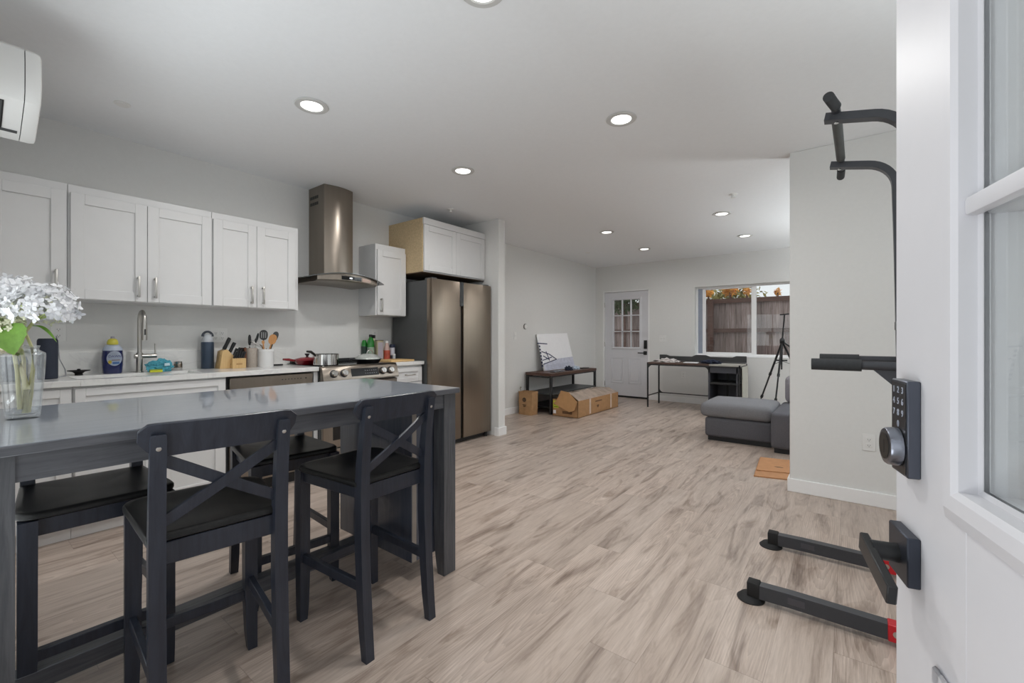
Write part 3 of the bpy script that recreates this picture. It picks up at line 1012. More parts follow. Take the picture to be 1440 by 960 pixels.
chim(1.70, CZ, 2.111, 2.401, -3.792, 0.030).build('chimney', M_STEEL, hd, angle=30)
for r_ in range(2):
    vs_ = MB()
    for k in range(7):
        x = -4.035 + k * 0.021
        vs_.box((x, 2.1095, 2.452 - r_ * 0.058), (x + 0.013, 2.1115, 2.480 - r_ * 0.058))
    vs_.build('vent_slot_row', M_BLACK, hd)


def hood_z(y):
    return 1.735 - 0.058 * ((y - HC) / 0.385) ** 2


def hood_x(y, d=0.0):
    return -3.555 - d - 0.075 * ((y - HC) / 0.385) ** 2


gl = MB()
nn = 24
top, bot = [], []
rings = []
for k in range(nn + 1):
    y = HC - 0.385 + 0.77 * k / nn
    z = hood_z(y)
    xf = hood_x(y)
    rings.append([(WX + 0.002, y, z), (xf, y, z), (xf, y, z + 0.007), (WX + 0.002, y, z + 0.007)])
gl.loft(rings)
gl.build('glass_canopy', mat('smoked_glass_edge', (88, 92, 92), 0.06, var=0.02, spec=0.8), hd)
bd = MB()
rings = []
for k in range(nn + 1):
    y = HC - 0.30 + 0.60 * k / nn
    z = hood_z(y)
    xf = hood_x(y, 0.025)
    zb = 1.662 - 0.01 * ((y - HC) / 0.3) ** 2
    rings.append([(WX + 0.002, y, zb), (xf - 0.02, y, zb), (xf, y, zb + 0.012), (xf, y, z - 0.0005), (WX + 0.002, y, z - 0.0005)])
bd.loft(rings)
bd.build('hood_body', M_STEEL, hd)
fp = MB()
rings = []
for k in range(9):
    y = 2.16 + 0.20 * k / 8
    rings.append([(hood_x(y, 0.0255), y, 1.680), (hood_x(y, 0.0225), y, 1.680), (hood_x(y, 0.0225), y, 1.713), (hood_x(y, 0.0255), y, 1.713)])
fp.loft(rings)
pnl = fp.build('control_display', M_BGLASS, hd)
MB().box((hood_x(2.22, 0.0222) - 0.001, 2.235, 1.692), (hood_x(2.22, 0.0215), 2.262, 1.702)).build('lit_clock', emit('display_light', (0.75, 0.85, 1, 1), 1.2), pnl)
MB().prism([(hood_x(2.37, 0.024), 2.37, 1.678), (hood_x(2.47, 0.024), 2.47, 1.676), (hood_x(2.47, 0.024), 2.47, 1.706), (hood_x(2.37, 0.024), 2.37, 1.710)], (0.002, 0, 0)).build('badge_plate', mat('copper_tint_plate', (196, 172, 160), 0.35, 0.6), hd)

# ---- refrigerator
rf = thing('refrigerator', 'tall stainless side by side refrigerator beside the wall stub', 'refrigerator', (WX, 3.03, 0))
FT = 1.768
MB().box((WX + 0.04, 3.036, 0.05), (-3.452, 3.955, FT - 0.012), 0.004, 1).build('body', M_DGREY, rf)
MB().box((-3.452, 3.032, 0.058), (-3.372, 3.452, FT), 0.006, 2).build('left_door', M_FRIDGE, rf)
MB().box((-3.452, 3.492, 0.058), (-3.372, 3.957, FT), 0.006, 2).build('right_door', M_FRIDGE, rf)
rc = MB().box((-3.452, 3.452, 0.06), (-3.40, 3.492, FT - 0.002)).build('handle_recess', M_BLACK, rf)
MB().box((-3.43, 3.434, 1.50), (-3.371, 3.494, 1.768), 0.002, 1).build('recess_panel', M_BGLASS, rc)
MB().box((-3.50, 3.05, FT - 0.012), (-3.39, 3.12, FT + 0.012), 0.004, 1).build('hinge_cap', M_DGREY, rf)
MB().box((-3.50, 3.87, FT - 0.012), (-3.39, 3.94, FT + 0.012), 0.004, 1).build('hinge_cap', M_DGREY, rf)
MB().box((WX + 0.06, 3.05, 0.012), (-3.42, 3.945, 0.05)).build('kick_plate', M_BLACK, rf)
for y in (3.09, 3.905):
    MB().lathe([(0.018, 0), (0.018, 0.05), (0, 0.05)], (-3.41, y, 0.0), 14).build('foot', M_BLACK, rf)

# ---- wall outlets and switches
def plate(name, label, x, y, z, face, kind, gang=1, cat='outlet'):
    """face: '+x' or '-y' wall"""
    w_, h_ = 0.072 + 0.046 * (gang - 1), 0.116
    o = thing(name, label, cat, (x, y, z))
    m = MB()
    s = MB()
    d = MB()
    for g_ in range(gang):
        off = (g_ - (gang - 1) / 2) * 0.046
        if kind == 'outlet':
            for zz in (-0.020, 0.020):
                s_b = ((off - 0.0165, zz - 0.0145), (off + 0.0165, zz + 0.0145))
                if face == '+x':
                    s.box((x + 0.005, y + s_b[0][0], z + s_b[0][1]), (x + 0.0075, y + s_b[1][0], z + s_b[1][1]), 0.001, 1)
                    for q in (-0.006, 0.006):
                        d.box((x + 0.0075, y + off + q - 0.001, z + zz - 0.003), (x + 0.008, y + off + q + 0.001, z + zz + 0.006))
                    d.box((x + 0.0075, y + off - 0.002, z + zz - 0.010), (x + 0.008, y + off + 0.002, z + zz - 0.006))
                else:
                    s.box((x + s_b[0][0], y - 0.0075, z + s_b[0][1]), (x + s_b[1][0], y - 0.005, z + s_b[1][1]), 0.001, 1)
                    for q in (-0.006, 0.006):
                        d.box((x + off + q - 0.001, y - 0.008, z + zz - 0.003), (x + off + q + 0.001, y - 0.0075, z + zz + 0.006))
                    d.box((x + off - 0.002, y - 0.008, z + zz - 0.010), (x + off + 0.002, y - 0.0075, z + zz - 0.006))
        else:
            if face == '+x':
                s.box((x + 0.005, y + off - 0.0165, z - 0.033), (x + 0.0085, y + off + 0.0165, z + 0.033), 0.001, 1)
                d.box((x + 0.0085, y + off - 0.0165, z - 0.001), (x + 0.0087, y + off + 0.0165, z + 0.001))
            else:
                s.box((x + off - 0.0165, y - 0.0085, z - 0.033), (x + off + 0.0165, y - 0.005, z + 0.033), 0.001, 1)
                d.box((x + off - 0.0165, y - 0.0087, z - 0.001), (x + off + 0.0165, y - 0.0085, z + 0.001))
    if face == '+x':
        m.box((x, y - w_ / 2, z - h_ / 2), (x + 0.005, y + w_ / 2, z + h_ / 2), 0.0015, 1)
    else:
        m.box((x - w_ / 2, y - 0.005, z - h_ / 2), (x + w_ / 2, y, z + h_ / 2), 0.0015, 1)
    m.build('cover_plate', M_WHITEP, o)
    i = s.build('receptacle' if kind == 'outlet' else 'rocker', M_WHITEP, o)
    d.build('slots' if kind == 'outlet' else 'rocker_gap', M_DGREY, i)
    return o


plate('wall_outlet', 'double white wall outlet behind the blue water bottle and knife block', WX, 1.362, 1.178, '+x', 'outlet', 2)
plate('wall_outlet', 'white wall outlet above the bottles beside the range', WX, 2.834, 1.19, '+x', 'outlet', 1)
plate('wall_outlet', 'white wall outlet behind the flowers, above the black speaker', WX, 0.45, 1.195, '+x', 'outlet', 1)
plate('wall_outlet', 'white wall outlet low on the corner wall by the exercise tower', 0.102, 3.92, 0.435, '-y', 'outlet', 1)
plate('wall_outlet', 'white wall outlet low on the far wall under the desk', -2.351, FY, 0.492, '-y', 'outlet', 1)
plate('light_switch', 'white light switch between the back door and the window', -2.717, FY, 1.136, '-y', 'switch', 2, 'switch')
plate('light_switch', 'white light switch beside the wall stub, below the thermostat', WX, 5.333, 1.185, '+x', 'switch', 1, 'switch')
th = thing('thermostat', 'small round thermostat on the left wall above the bench', 'thermostat', (WX, 5.60, 1.331))
MB().lathe([(0.042, 0), (0.042, 0.014), (0.040, 0.018), (0.0, 0.018)], (WX, 5.60, 1.331), 28, 'X').build('dial_ring', M_CHROME, th)
MB().lathe([(0.036, 0.018), (0.036, 0.020), (0.0, 0.020)], (WX, 5.60, 1.331), 28, 'X').build('face', M_WHITEP, th)
MB().lathe([(0.046, 0), (0.046, 0.006), (0.0, 0.006)], (WX, 5.60, 1.331), 28, 'X').build('wall_plate', M_BLACK, th)

# ---- things on the countertop
def on(p):
    return (p[0], p[1], CT)


# smart speaker
sp_ = thing('smart_speaker', 'dark navy cylinder speaker behind the glass vase', 'speaker', (-3.74, 0.37, CT))
MB().lathe([(0.040, 0), (0.044, 0.004), (0.044, 0.225), (0.040, 0.235), (0.0, 0.235)], (-3.74, 0.37, CT), 32).build('shell', mat('navy_speaker_cloth', (40, 46, 60), 0.8, var=0.12, scale=200, bump=0.2), sp_)
MB().lathe([(0.038, 0.235), (0.038, 0.238), (0, 0.238)], (-3.74, 0.37, CT), 32).build('top_ring', M_BLACK, sp_)
MB().tube([(WX + 0.012, 0.44, 1.17), (-3.99, 0.44, 1.12), (-3.93, 0.44, 1.03), (-3.84, 0.455, 0.965), (-3.78, 0.452, 0.93), (-3.76, 0.42, 0.926)], 0.003, 8).build('power_cord', mat('grey_cord', (150, 152, 156), 0.5), sp_)
bx_ = thing('smart_speaker', 'blue grey cloth speaker half hidden by the vase at the left edge', 'speaker', (-3.70, 0.235, CT))
MB().lathe([(0.045, 0), (0.055, 0.01), (0.055, 0.11), (0.050, 0.135), (0.0, 0.14)], (-3.70, 0.235, CT), 32).build('shell', mat('blue_grey_cloth', (96, 106, 122), 0.8, var=0.12, scale=200, bump=0.2), bx_)
MB().lathe([(0.046, 0), (0.050, 0.008), (0.0, 0.010)], (-3.70, 0.235, CT - 0.0), 32).build('base_ring', M_BLACK, bx_)
# black sink strainer standing like a funnel
so = thing('sink_stopper', 'black flared rubber sink stopper on the countertop left of the soap', 'stopper', (-3.95, 0.53, CT))
MB().lathe([(0.020, 0.0), (0.018, 0.010), (0.030, 0.022), (0.054, 0.028), (0.055, 0.032), (0.0, 0.030)], (-3.95, 0.53, CT), 28).build('flared_cup', M_RUBBER, so)
MB().lathe([(0.008, 0.030), (0.009, 0.040), (0.0, 0.042)], (-3.95, 0.53, CT), 14).build('pull_knob', M_BLACK, so)

# dish soap bottle
SX, SY = -3.955, 0.695
db = thing('soap_bottle', 'dark blue dish soap bottle with yellow cap by the faucet', 'bottle', (SX, SY, CT))


def oval(mb, prof, c, ex, ey, n=32):
    rings = []
    for (r, z) in prof:
        rings.append([(c[0] + r * ex * cos(2 * pi * k / n), c[1] + r * ey * sin(2 * pi * k / n), c[2] + z) for k in range(n)])
    mb.loft(rings)
    return mb


oval(MB(), [(0.060, 0), (0.062, 0.005), (0.068, 0.06), (0.070, 0.11), (0.066, 0.155), (0.0, 0.156)], (SX, SY, CT), 0.55, 0.8).build('liquid_body', mat('blue_soap', (26, 34, 84), 0.12, var=0.04, coat=0.5), db)
oval(MB(), [(0.0665, 0.155), (0.060, 0.175), (0.040, 0.195), (0.028, 0.20), (0.0, 0.20)], (SX, SY, CT), 0.55, 0.8).build('shoulder', mat('clear_blue_plastic', (170, 180, 196), 0.12, var=0.03), db)
MB().lathe([(0.029, 0.195), (0.030, 0.21), (0.024, 0.228), (0.012, 0.236), (0.0, 0.237)], (SX, SY, CT), 28).build('cap', mat('yellow_cap', (198, 190, 72), 0.35), db)
MB().lathe([(0.011, 0.236), (0.010, 0.250), (0.0, 0.252)], (SX, SY, CT), 20).build('nozzle', mat('grey_nozzle', (150, 148, 160), 0.35), db)


def soap_x(yy, lift):
    return SX + 0.55 * 0.0700 * math.sqrt(max(0.0, 1 - (yy / 0.0565) ** 2)) + lift


def label_patch(cy, cz, ry, rz, lift, square=False, n=24, m=6):
    """thin patch wrapped round the bottle front"""
    mb = MB()
    rows = []
    for a in range(m + 1):
        row = []
        for k in range(n):
            t_ = 2 * pi * k / n
            u, w_ = cos(t_), sin(t_)
            if square:
                q = max(abs(u), abs(w_))
                u, w_ = u / q, w_ / q
            yy = cy + ry * u * max(a, 0.02) / m
            row.append(mb.bm.verts.new((soap_x(yy, lift), SY + yy, CT + cz + rz * w_ * max(a, 0.02) / m)))
        rows.append(row)
    for a in range(m):
        for k in range(n):
            mb.bm.faces.new((rows[a][k], rows[a][(k + 1) % n], rows[a + 1][(k + 1) % n], rows[a + 1][k]))
    mb.bm.faces.new(rows[0])
    bmesh.ops.solidify(mb.bm, geom=list(mb.bm.faces), thickness=0.0004)
    return mb


lab = label_patch(0.004, 0.103, 0.040, 0.050, 0.0012).build('label', mat('pale_blue_label', (206, 216, 232), 0.4), db)
tx_ = text_mesh('label_text', 'DAWN', 0.021, frame_matrix((SX, SY + 0.006, CT + 0.116), (0, 1, 0), (0, 0, 1)), mat('label_navy', (48, 70, 140), 0.4), lab)
offx = db.location
for v in tx_.data.vertices:
    yy = v.co.y + offx.y - SY
    v.co.x = soap_x(yy, 0.0020) - offx.x + (0.0003 if v.co.x + offx.x > SX else 0.0)
label_patch(0.010, 0.091, 0.022, 0.0028, 0.0018, True).build('label_line', mat('label_brown', (150, 124, 130), 0.4), lab)
label_patch(-0.020, 0.079, 0.009, 0.012, 0.0018).build('label_spot', mat('label_yellow', (226, 206, 80), 0.4), lab)
label_patch(0.011, 0.072, 0.018, 0.008, 0.0018, True).build('label_band', mat('label_blue', (96, 140, 200), 0.4), lab)

# teal cloth and sponge
cl = MB().ball((-3.880, 0.922, CT + 0.036), 0.038, 0.058, 0.046, 4, 0.55, 3)
cl.ball((-3.880, 0.958, CT + 0.034), 0.036, 0.045, 0.044, 4, 0.6, 9)
for v in cl.bm.verts:
    v.co.z = max(v.co.z, CT + 0.001)
tag(cl.build('dishcloth', mat('teal_microfibre', (80, 158, 176), 0.95, var=0.25, scale=40, bump=0.5)), 'crumpled teal dishcloth on the counter right of the faucet', 'cloth')
sg = thing('sponge', 'yellow green sponge lying in front of the teal cloth', 'sponge', (-3.842, 0.905, CT))
MB().box((-3.860, 0.868, CT), (-3.828, 0.938, CT + 0.015), 0.004, 2).build('foam', mat('sponge_yellow', (200, 204, 62), 0.95, var=0.1, scale=200, bump=0.5), sg)
MB().box((-3.860, 0.868, CT + 0.015), (-3.828, 0.938, CT + 0.021), 0.003, 1).build('scrub_pad', mat('sponge_green', (150, 166, 60), 0.95, var=0.15, scale=200), sg)
wv_ = tag(MB().box((-3.842, 0.945, CT + 0.042), (-3.836, 0.985, CT + 0.062), 0.002, 1, rotz=0.5).build('cloth_tag', mat('pale_blue_tag', (190, 216, 226), 0.7)), 'pale folded tag lying on the teal dishcloth', 'tag')
# small steel cup
sc_ = thing('steel_cup', 'small steel cup on the counter between teal cloth and water bottle', 'cup', (-3.985, 1.068, CT))
MB().lathe([(0.024, 0), (0.026, 0.003), (0.026, 0.062), (0.024, 0.064), (0.022, 0.062), (0.022, 0.006), (0.0, 0.006)], (-3.985, 1.068, CT), 28).build('cup_wall', M_CHROME, sc_)
MB().lathe([(0.0262, 0.018), (0.0266, 0.020), (0.0266, 0.046), (0.0262, 0.048)], (-3.985, 1.068, CT), 28).build('sleeve', M_STEEL, sc_)
# water bottle
wbx, wby = -3.975, 1.255
wb_ = thing('water_bottle', 'slate blue steel water bottle with loop handle', 'bottle', (wbx, wby, CT))
MB().lathe([(0.041, 0), (0.043, 0.004), (0.043, 0.20), (0.041, 0.208), (0.0, 0.208)], (wbx, wby, CT), 32).build('flask', mat('slate_blue_coat', (54, 68, 86), 0.35, 0.2), wb_)
MB().lathe([(0.040, 0.208), (0.041, 0.212), (0.034, 0.24), (0.026, 0.252), (0.026, 0.268), (0.0, 0.270)], (wbx, wby, CT), 32).build('lid', mat('pale_grey_lid', (176, 180, 186), 0.4), wb_)
pth = [(wbx, wby + 0.034 * cos(pi * k / 14), CT + 0.250 + 0.038 * sin(pi * k / 14)) for k in range(15)]
MB().sweep(pth, [(-0.008, -0.003), (0.008, -0.003), (0.008, 0.003), (-0.008, 0.003)], up=(1, 0, 0)).build('loop_handle', mat('slate_handle', (70, 76, 86), 0.5), wb_)

# knife block: slanted block, low front step on the right/front
M_BLOCK = wood('beech_block', (196, 160, 108), (216, 184, 132), 0.5, 'Z', 8)
kb_ = thing('knife_block', 'light wood knife block holding black handled knives', 'knife block', (-3.90, 1.37, CT))
KX = -3.91
MB().prism([(KX - 0.05, 1.300, CT), (KX - 0.05, 1.405, CT), (KX - 0.05, 1.405, CT + 0.09), (KX - 0.05, 1.352, CT + 0.150), (KX - 0.05, 1.318, CT + 0.135)], (0.10, 0, 0), 0.002, 1).build('tall_block', M_BLOCK, kb_)
lowb = MB().box((KX - 0.045, 1.372, CT), (KX + 0.095, 1.470, CT + 0.078), 0.002, 1).build('low_block', M_BLOCK, kb_)
MB().box((KX + 0.095, 1.400, CT + 0.028), (KX + 0.0956, 1.442, CT + 0.040)).build('stamp', mat('burnt_stamp', (170, 132, 84), 0.6), lowb)
MB().box((KX - 0.06, 1.471, CT), (KX + 0.06, 1.487, CT + 0.16), 0.002, 1).build('dark_side_board', wood('walnut_side', (86, 50, 32), (110, 66, 44), 0.5, 'Z', 8), kb_)
kn_spots = [  # (x, y, z, length, lean_y, size, label)
    (KX + 0.03, 1.338, CT + 0.145, 0.095, 0.40, 1.25, 'thick black knife handle standing highest at the left of the block'),
    (KX - 0.01, 1.345, CT + 0.148, 0.100, 0.42, 1.25, 'thick black knife handle rising just behind the highest one'),
    (KX + 0.035, 1.375, CT + 0.122, 0.085, 0.42, 1.2, 'black knife handle second from the left in the block upper row'),
    (KX - 0.015, 1.385, CT + 0.118, 0.090, 0.42, 1.2, 'black knife handle behind the second of the upper row'),
]
kcount = 0


def knife(x, y, z, ln_, lean, s, label):
    k = thing('kitchen_knife', label, 'knife', (x, y, z), 'knives in the wooden block')
    d = Vector((0.12, lean, 1.0)).normalized()
    p0 = Vector((x, y, z)) - d * 0.004
    secs = []
    rings = []
    side = d.cross(Vector((1, 0, 0))).normalized()
    oth = side.cross(d)
    for q, w, t_ in ((0, 0.007, 0.006), (0.1, 0.009, 0.007), (0.45, 0.0078, 0.0065), (0.8, 0.0095, 0.007), (1.0, 0.0085, 0.006)):
        c = p0 + d * (ln_ * q + 0.006)
        rings.append([tuple(c + side * (w * s * cos(2 * pi * i / 10)) + oth * (t_ * s * sin(2 * pi * i / 10))) for i in range(10)])
    MB().loft(rings).build('handle', M_BLACK, k)
    MB().bar(tuple(p0 - d * 0.05), tuple(p0 + d * 0.008), 0.012 * s, 0.003, up=tuple(oth)).build('blade', M_CHROME, k)
    return k


for a in kn_spots:
    knife(*a)
names_ = ['leftmost', 'second', 'third', 'fourth', 'fifth']
for i in range(5):
    knife(KX + 0.075, 1.388 + i * 0.0165, CT + 0.078, 0.055, 0.30, 0.9, '%s steak knife from the left in the front row of the knife block' % names_[i].capitalize())
for i in range(4):
    knife(KX + 0.035, 1.393 + i * 0.021, CT + 0.078, 0.082 + 0.006 * (i % 2), 0.34, 0.95, '%s black handle from the left in the middle row of the knife block' % names_[i].capitalize())
# kitchen shears
ks = thing('kitchen_shears', 'black handled kitchen shears in the right end of the knife block', 'scissors', (KX, 1.46, CT + 0.078))
for q in (-1, 1):
    c = Vector((KX + 0.005, 1.470 + 0.016 * q, CT + 0.135))
    MB().tube([(c.x, c.y + 0.013 * cos(2 * pi * k / 14), c.z + 0.019 * sin(2 * pi * k / 14)) for k in range(15)], 0.0042, 8, up=(1, 0, 0)).build('finger_loop', M_BLACK, ks)
MB().box((KX + 0.003, 1.458, CT + 0.05), (KX + 0.007, 1.470, CT + 0.12)).build('blade', M_CHROME, ks)

# fluted canister with steel tools
cnx, cny = -3.885, 1.535
cn = thing('utensil_canister', 'beige grey woven canister holding steel kitchen tools', 'canister', (cnx, cny, CT))
MB().lathe([(0.044, 0), (0.046, 0.003), (0.046, 0.155), (0.043, 0.157), (0.042, 0.15), (0.042, 0.01), (0, 0.01)], (cnx, cny, CT), 32).build('canister_wall', mat('woven_beige_grey', (168, 158, 148), 0.7, var=0.14, scale=160, bump=0.4), cn)


def tool(name, label, base_, tip, hl, mats, hr=0.007, br=0.0045, cat='utensil', group='steel tools in the canister'):
    t_ = thing(name, label, cat, base_, group)
    b_, p_ = Vector(base_), Vector(tip)
    d = (p_ - b_)
    n_ = d.normalized()
    hb = p_ - n_ * hl
    MB().tube([tuple(b_), tuple(hb)], br, 8).build('shaft', mats[0], t_)
    MB().tube([tuple(hb), tuple(hb + n_ * hl * 0.3), tuple(hb + n_ * hl * 0.8), tuple(p_)], [hr * 0.7, hr * 1.15, hr * 1.05, hr * 0.5], 10).build('handle', mats[1], t_)
    return t_


tool('peeler', 'black handled tool standing upright in the beige canister', (cnx, cny - 0.012, CT + 0.10), (cnx + 0.01, cny - 0.016, CT + 0.265), 0.085, (M_CHROME, M_BLACK), 0.010)
tool('whisk', 'tall black handled tool rising from the right of the beige canister', (cnx - 0.015, cny + 0.018, CT + 0.10), (cnx - 0.02, cny + 0.062, CT + 0.278), 0.07, (M_CHROME, M_BLACK), 0.008)
tool('can_opener', 'short dark handled tool in the middle of the beige canister', (cnx + 0.015, cny + 0.012, CT + 0.10), (cnx + 0.02, cny + 0.028, CT + 0.235), 0.05, (M_CHROME, M_BLACK), 0.008)
tg = thing('tongs', 'steel tongs leaning from the beige canister towards the white crock', 'tongs', (cnx + 0.02, cny, CT + 0.10))
MB().bar((cnx + 0.02, cny + 0.0, CT + 0.215), (cnx + 0.035, cny + 0.105, CT + 0.145), 0.012, 0.004, up=(1, 0, 0.2)).bar((cnx + 0.032, cny + 0.0, CT + 0.205), (cnx + 0.045, cny + 0.100, CT + 0.135), 0.012, 0.004, up=(1, 0, 0.2)).build('arms', M_CHROME, tg)
MB().ball((cnx + 0.025, cny - 0.004, CT + 0.212), 0.014, 0.012, 0.012).build('spring_joint', M_CHROME, tg)
# white crock with cooking spoons
crx, cry = -3.845, 1.633
ck = thing('utensil_crock', 'white ceramic crock holding spatulas and wooden spoons', 'crock', (crx, cry, CT))
MB().lathe([(0.052, 0), (0.055, 0.004), (0.058, 0.135), (0.060, 0.140), (0.060, 0.146), (0.054, 0.147), (0.050, 0.13), (0.048, 0.012), (0, 0.012)], (crx, cry, CT), 36).build('crock_wall', mat('white_ceramic', (230, 230, 230), 0.2, var=0.01), ck)
MB().lathe([(0.0578, 0.122), (0.0592, 0.124), (0.0592, 0.130), (0.0578, 0.132)], (crx, cry, CT), 36).build('rim_band', mat('white_ceramic_band', (222, 222, 222), 0.25, var=0.01), ck)
M_SPOON = wood('spoon_wood', (178, 124, 74), (200, 148, 96), 0.6, 'Z', 10)


def spoon(name, label, base_, tip, w, h, t_, ms, mh, slots=False):
    o = thing(name, label, 'utensil', base_, 'cooking utensils in the white crock')
    b_, p_ = Vector(base_), Vector(tip)
    n_ = (p_ - b_).normalized()
    MB().tube([tuple(b_), tuple(p_)], 0.0055, 8).build('stem', ms, o)
    side = Vector((0.25, 1, 0)).normalized()
    side = (side - n_ * side.dot(n_)).normalized()
    nr = side.cross(n_)
    c = p_ + n_ * h * 0.45
    hd_ = MB()
    rings = []
    for q in (-1, 1):
        rings.append([tuple(c + side * (w / 2 * cos(2 * pi * k / 20)) + n_ * (h / 2 * math.copysign(abs(sin(2 * pi * k / 20)) ** 0.7, sin(2 * pi * k / 20))) + nr * q * t_ / 2) for k in range(20)])
    hd_.loft(rings)
    hb = hd_.build('head', mh, o)
    if slots:
        sl_ = MB()
        for q in (-1, 0, 1):
            cc = c + side * q * w * 0.24
            sl_.bar(tuple(cc - n_ * h * 0.3 + nr * t_ * 0.55), tuple(cc + n_ * h * 0.28 + nr * t_ * 0.55), 0.006, 0.001, up=tuple(nr))
        sl_.build('slots', mat('slot_grey', (140, 140, 140), 0.5), hb)
    return o


spoon('slotted_spoon', 'black slotted spoon at the back of the white crock', (crx - 0.01, cry - 0.02, CT + 0.10), (crx - 0.02, cry - 0.012, CT + 0.225), 0.062, 0.085, 0.006, M_BLACK, M_BLACK, True)
spoon('wooden_spoon', 'wooden turner with black hole in the middle of the crock', (crx + 0.015, cry + 0.008, CT + 0.10), (crx + 0.03, cry + 0.028, CT + 0.19), 0.058, 0.085, 0.007, M_SPOON, M_SPOON)
spoon('wooden_spoon', 'thin wooden spoon handle at the left of the white crock', (crx + 0.012, cry - 0.018, CT + 0.10), (crx + 0.01, cry - 0.026, CT + 0.19), 0.020, 0.03, 0.008, M_SPOON, M_SPOON)
spoon('spatula', 'dark grey spatula with curved stem at the right of the crock', (crx - 0.005, cry + 0.022, CT + 0.10), (crx + 0.0, cry + 0.060, CT + 0.215), 0.046, 0.085, 0.005, M_BLACK, mat('charcoal_nylon', (62, 64, 66), 0.5))
# black handled spatula lying on the counter
sp2 = thing('spatula', 'black handled spatula lying flat between crock and red pan', 'utensil', (-3.88, 1.74, CT))
MB().bar((-3.86, 1.700, CT + 0.009), (-3.86, 1.775, CT + 0.009), 0.020, 0.014, r=0.003).build('handle', M_BLACK, sp2)
MB().bar((-3.86, 1.775, CT + 0.007), (-3.86, 1.83, CT + 0.004), 0.008, 0.004).build('blade', M_CHROME, sp2)

# red pan with a glass lid, on the back left of the cooktop
M_RPAN = mat('dark_red_enamel', (122, 20, 30), 0.2, var=0.08, coat=0.4)
rp_ = thing('frying_pan', 'dark red pan with lid knob behind the steel saucepan', 'pan', (-3.70, 1.955, 0.925))
px_, py_, pz_ = -3.823, 1.970, 0.9255
MB().lathe([(0.085, 0), (0.090, 0.004), (0.112, 0.036), (0.114, 0.038), (0.109, 0.038), (0.086, 0.008), (0.0, 0.006)], (px_, py_, pz_), 36).build('pan_bowl', M_RPAN, rp_)
MB().lathe([(0.108, 0.038), (0.100, 0.048), (0.050, 0.062), (0.0, 0.066)], (px_, py_, pz_), 36).build('lid', mat('red_lid', (150, 60, 66), 0.12, 0.3, var=0.1), rp_)
MB().lathe([(0.010, 0.064), (0.010, 0.074), (0.020, 0.088), (0.021, 0.094), (0.0, 0.095)], (px_, py_, pz_), 20).build('lid_knob', M_BLACK, rp_)
MB().tube([(px_ - 0.01, py_ - 0.105, pz_ + 0.034), (px_ - 0.01, py_ - 0.16, pz_ + 0.046), (px_ - 0.01, py_ - 0.205, pz_ + 0.05)], [0.010, 0.012, 0.009], 10).build('handle', M_RPAN, rp_)
# saucepan
qx, qy, qz = -3.60, 2.02, 0.9255
sa = thing('saucepan', 'polished steel saucepan on the front left of the cooktop', 'pan', (qx, qy, qz))
MB().lathe([(0.100, 0), (0.104, 0.004), (0.104, 0.092), (0.107, 0.095), (0.101, 0.095), (0.100, 0.008), (0.0, 0.006)], (qx, qy, qz), 44).build('pan_wall', M_CHROME, sa)
MB().tube([(qx + 0.02, qy - 0.098, qz + 0.072), (qx + 0.045, qy - 0.13, qz + 0.098), (qx + 0.06, qy - 0.165, qz + 0.118), (qx + 0.062, qy - 0.20, qz + 0.122)], [0.006, 0.010, 0.011, 0.008], 10).build('handle', mat('dark_steel', (70, 70, 68), 0.3, 0.9), sa)
MB().box((qx - 0.003, qy - 0.115, qz + 0.055), (qx + 0.035, qy - 0.096, qz + 0.085), 0.004, 1).build('handle_bracket', M_CHROME, sa)
# skillet with a wire lid handle at the front right
kx, ky, kz = -3.60, 2.44, 0.9255
si = thing('skillet', 'dark skillet with glass lid on the right of the cooktop', 'pan', (kx, ky, kz))
MB().lathe([(0.095, 0), (0.10, 0.004), (0.122, 0.034), (0.124, 0.036), (0.118, 0.036), (0.096, 0.008), (0.0, 0.006)], (kx, ky, kz), 36).build('pan_bowl', M_BLACK, si)
MB().lathe([(0.119, 0.036), (0.116, 0.046), (0.085, 0.070), (0.04, 0.084), (0.0, 0.088)], (kx, ky, kz), 36).build('glass_lid', mat('lid_reflective', (172, 176, 172), 0.22, 0.1, var=0.35, scale=14), si)
MB().tube([(kx + 0.03, ky - 0.032 * cos(pi * k / 10), kz + 0.080 + 0.042 * sin(pi * k / 10)) for k in range(11)], 0.005, 8, up=(1, 0, 0)).build('lid_handle', M_CHROME, si)
MB().tube([(kx - 0.02, ky - 0.115, kz + 0.03), (kx - 0.03, ky - 0.17, kz + 0.04)], [0.010, 0.009], 10).build('handle', M_BLACK, si)

# bottles right of the range
M_GREEN = mat('green_glass', (22, 120, 34), 0.08, var=0.1, coat=0.6)
M_GREEND = mat('dark_green_label', (40, 60, 52), 0.4, var=0.2)


def bottle(name, label, x, y, prof, m, cap=None, band=None, mcap=None, mband=None, mtop=None):
    o = thing(name, label, 'bottle', (x, y, CT), 'bottles beside the range')
    MB().lathe(prof, (x, y, CT), 26).build('bottle_body', m, o)
    if band:
        MB().lathe([(band[0], band[1]), (band[0] + 0.0008, band[1] + 0.001), (band[0] + 0.0008, band[2] - 0.001), (band[0], band[2])], (x, y, CT), 26).build('label', mband, o)
    if cap:
        MB().lathe([(cap[0], cap[1]), (cap[0], cap[2] - 0.003), (cap[0] * 0.85, cap[2]), (0, cap[2])], (x, y, CT), 20).build('cap', mcap, o)
    return o


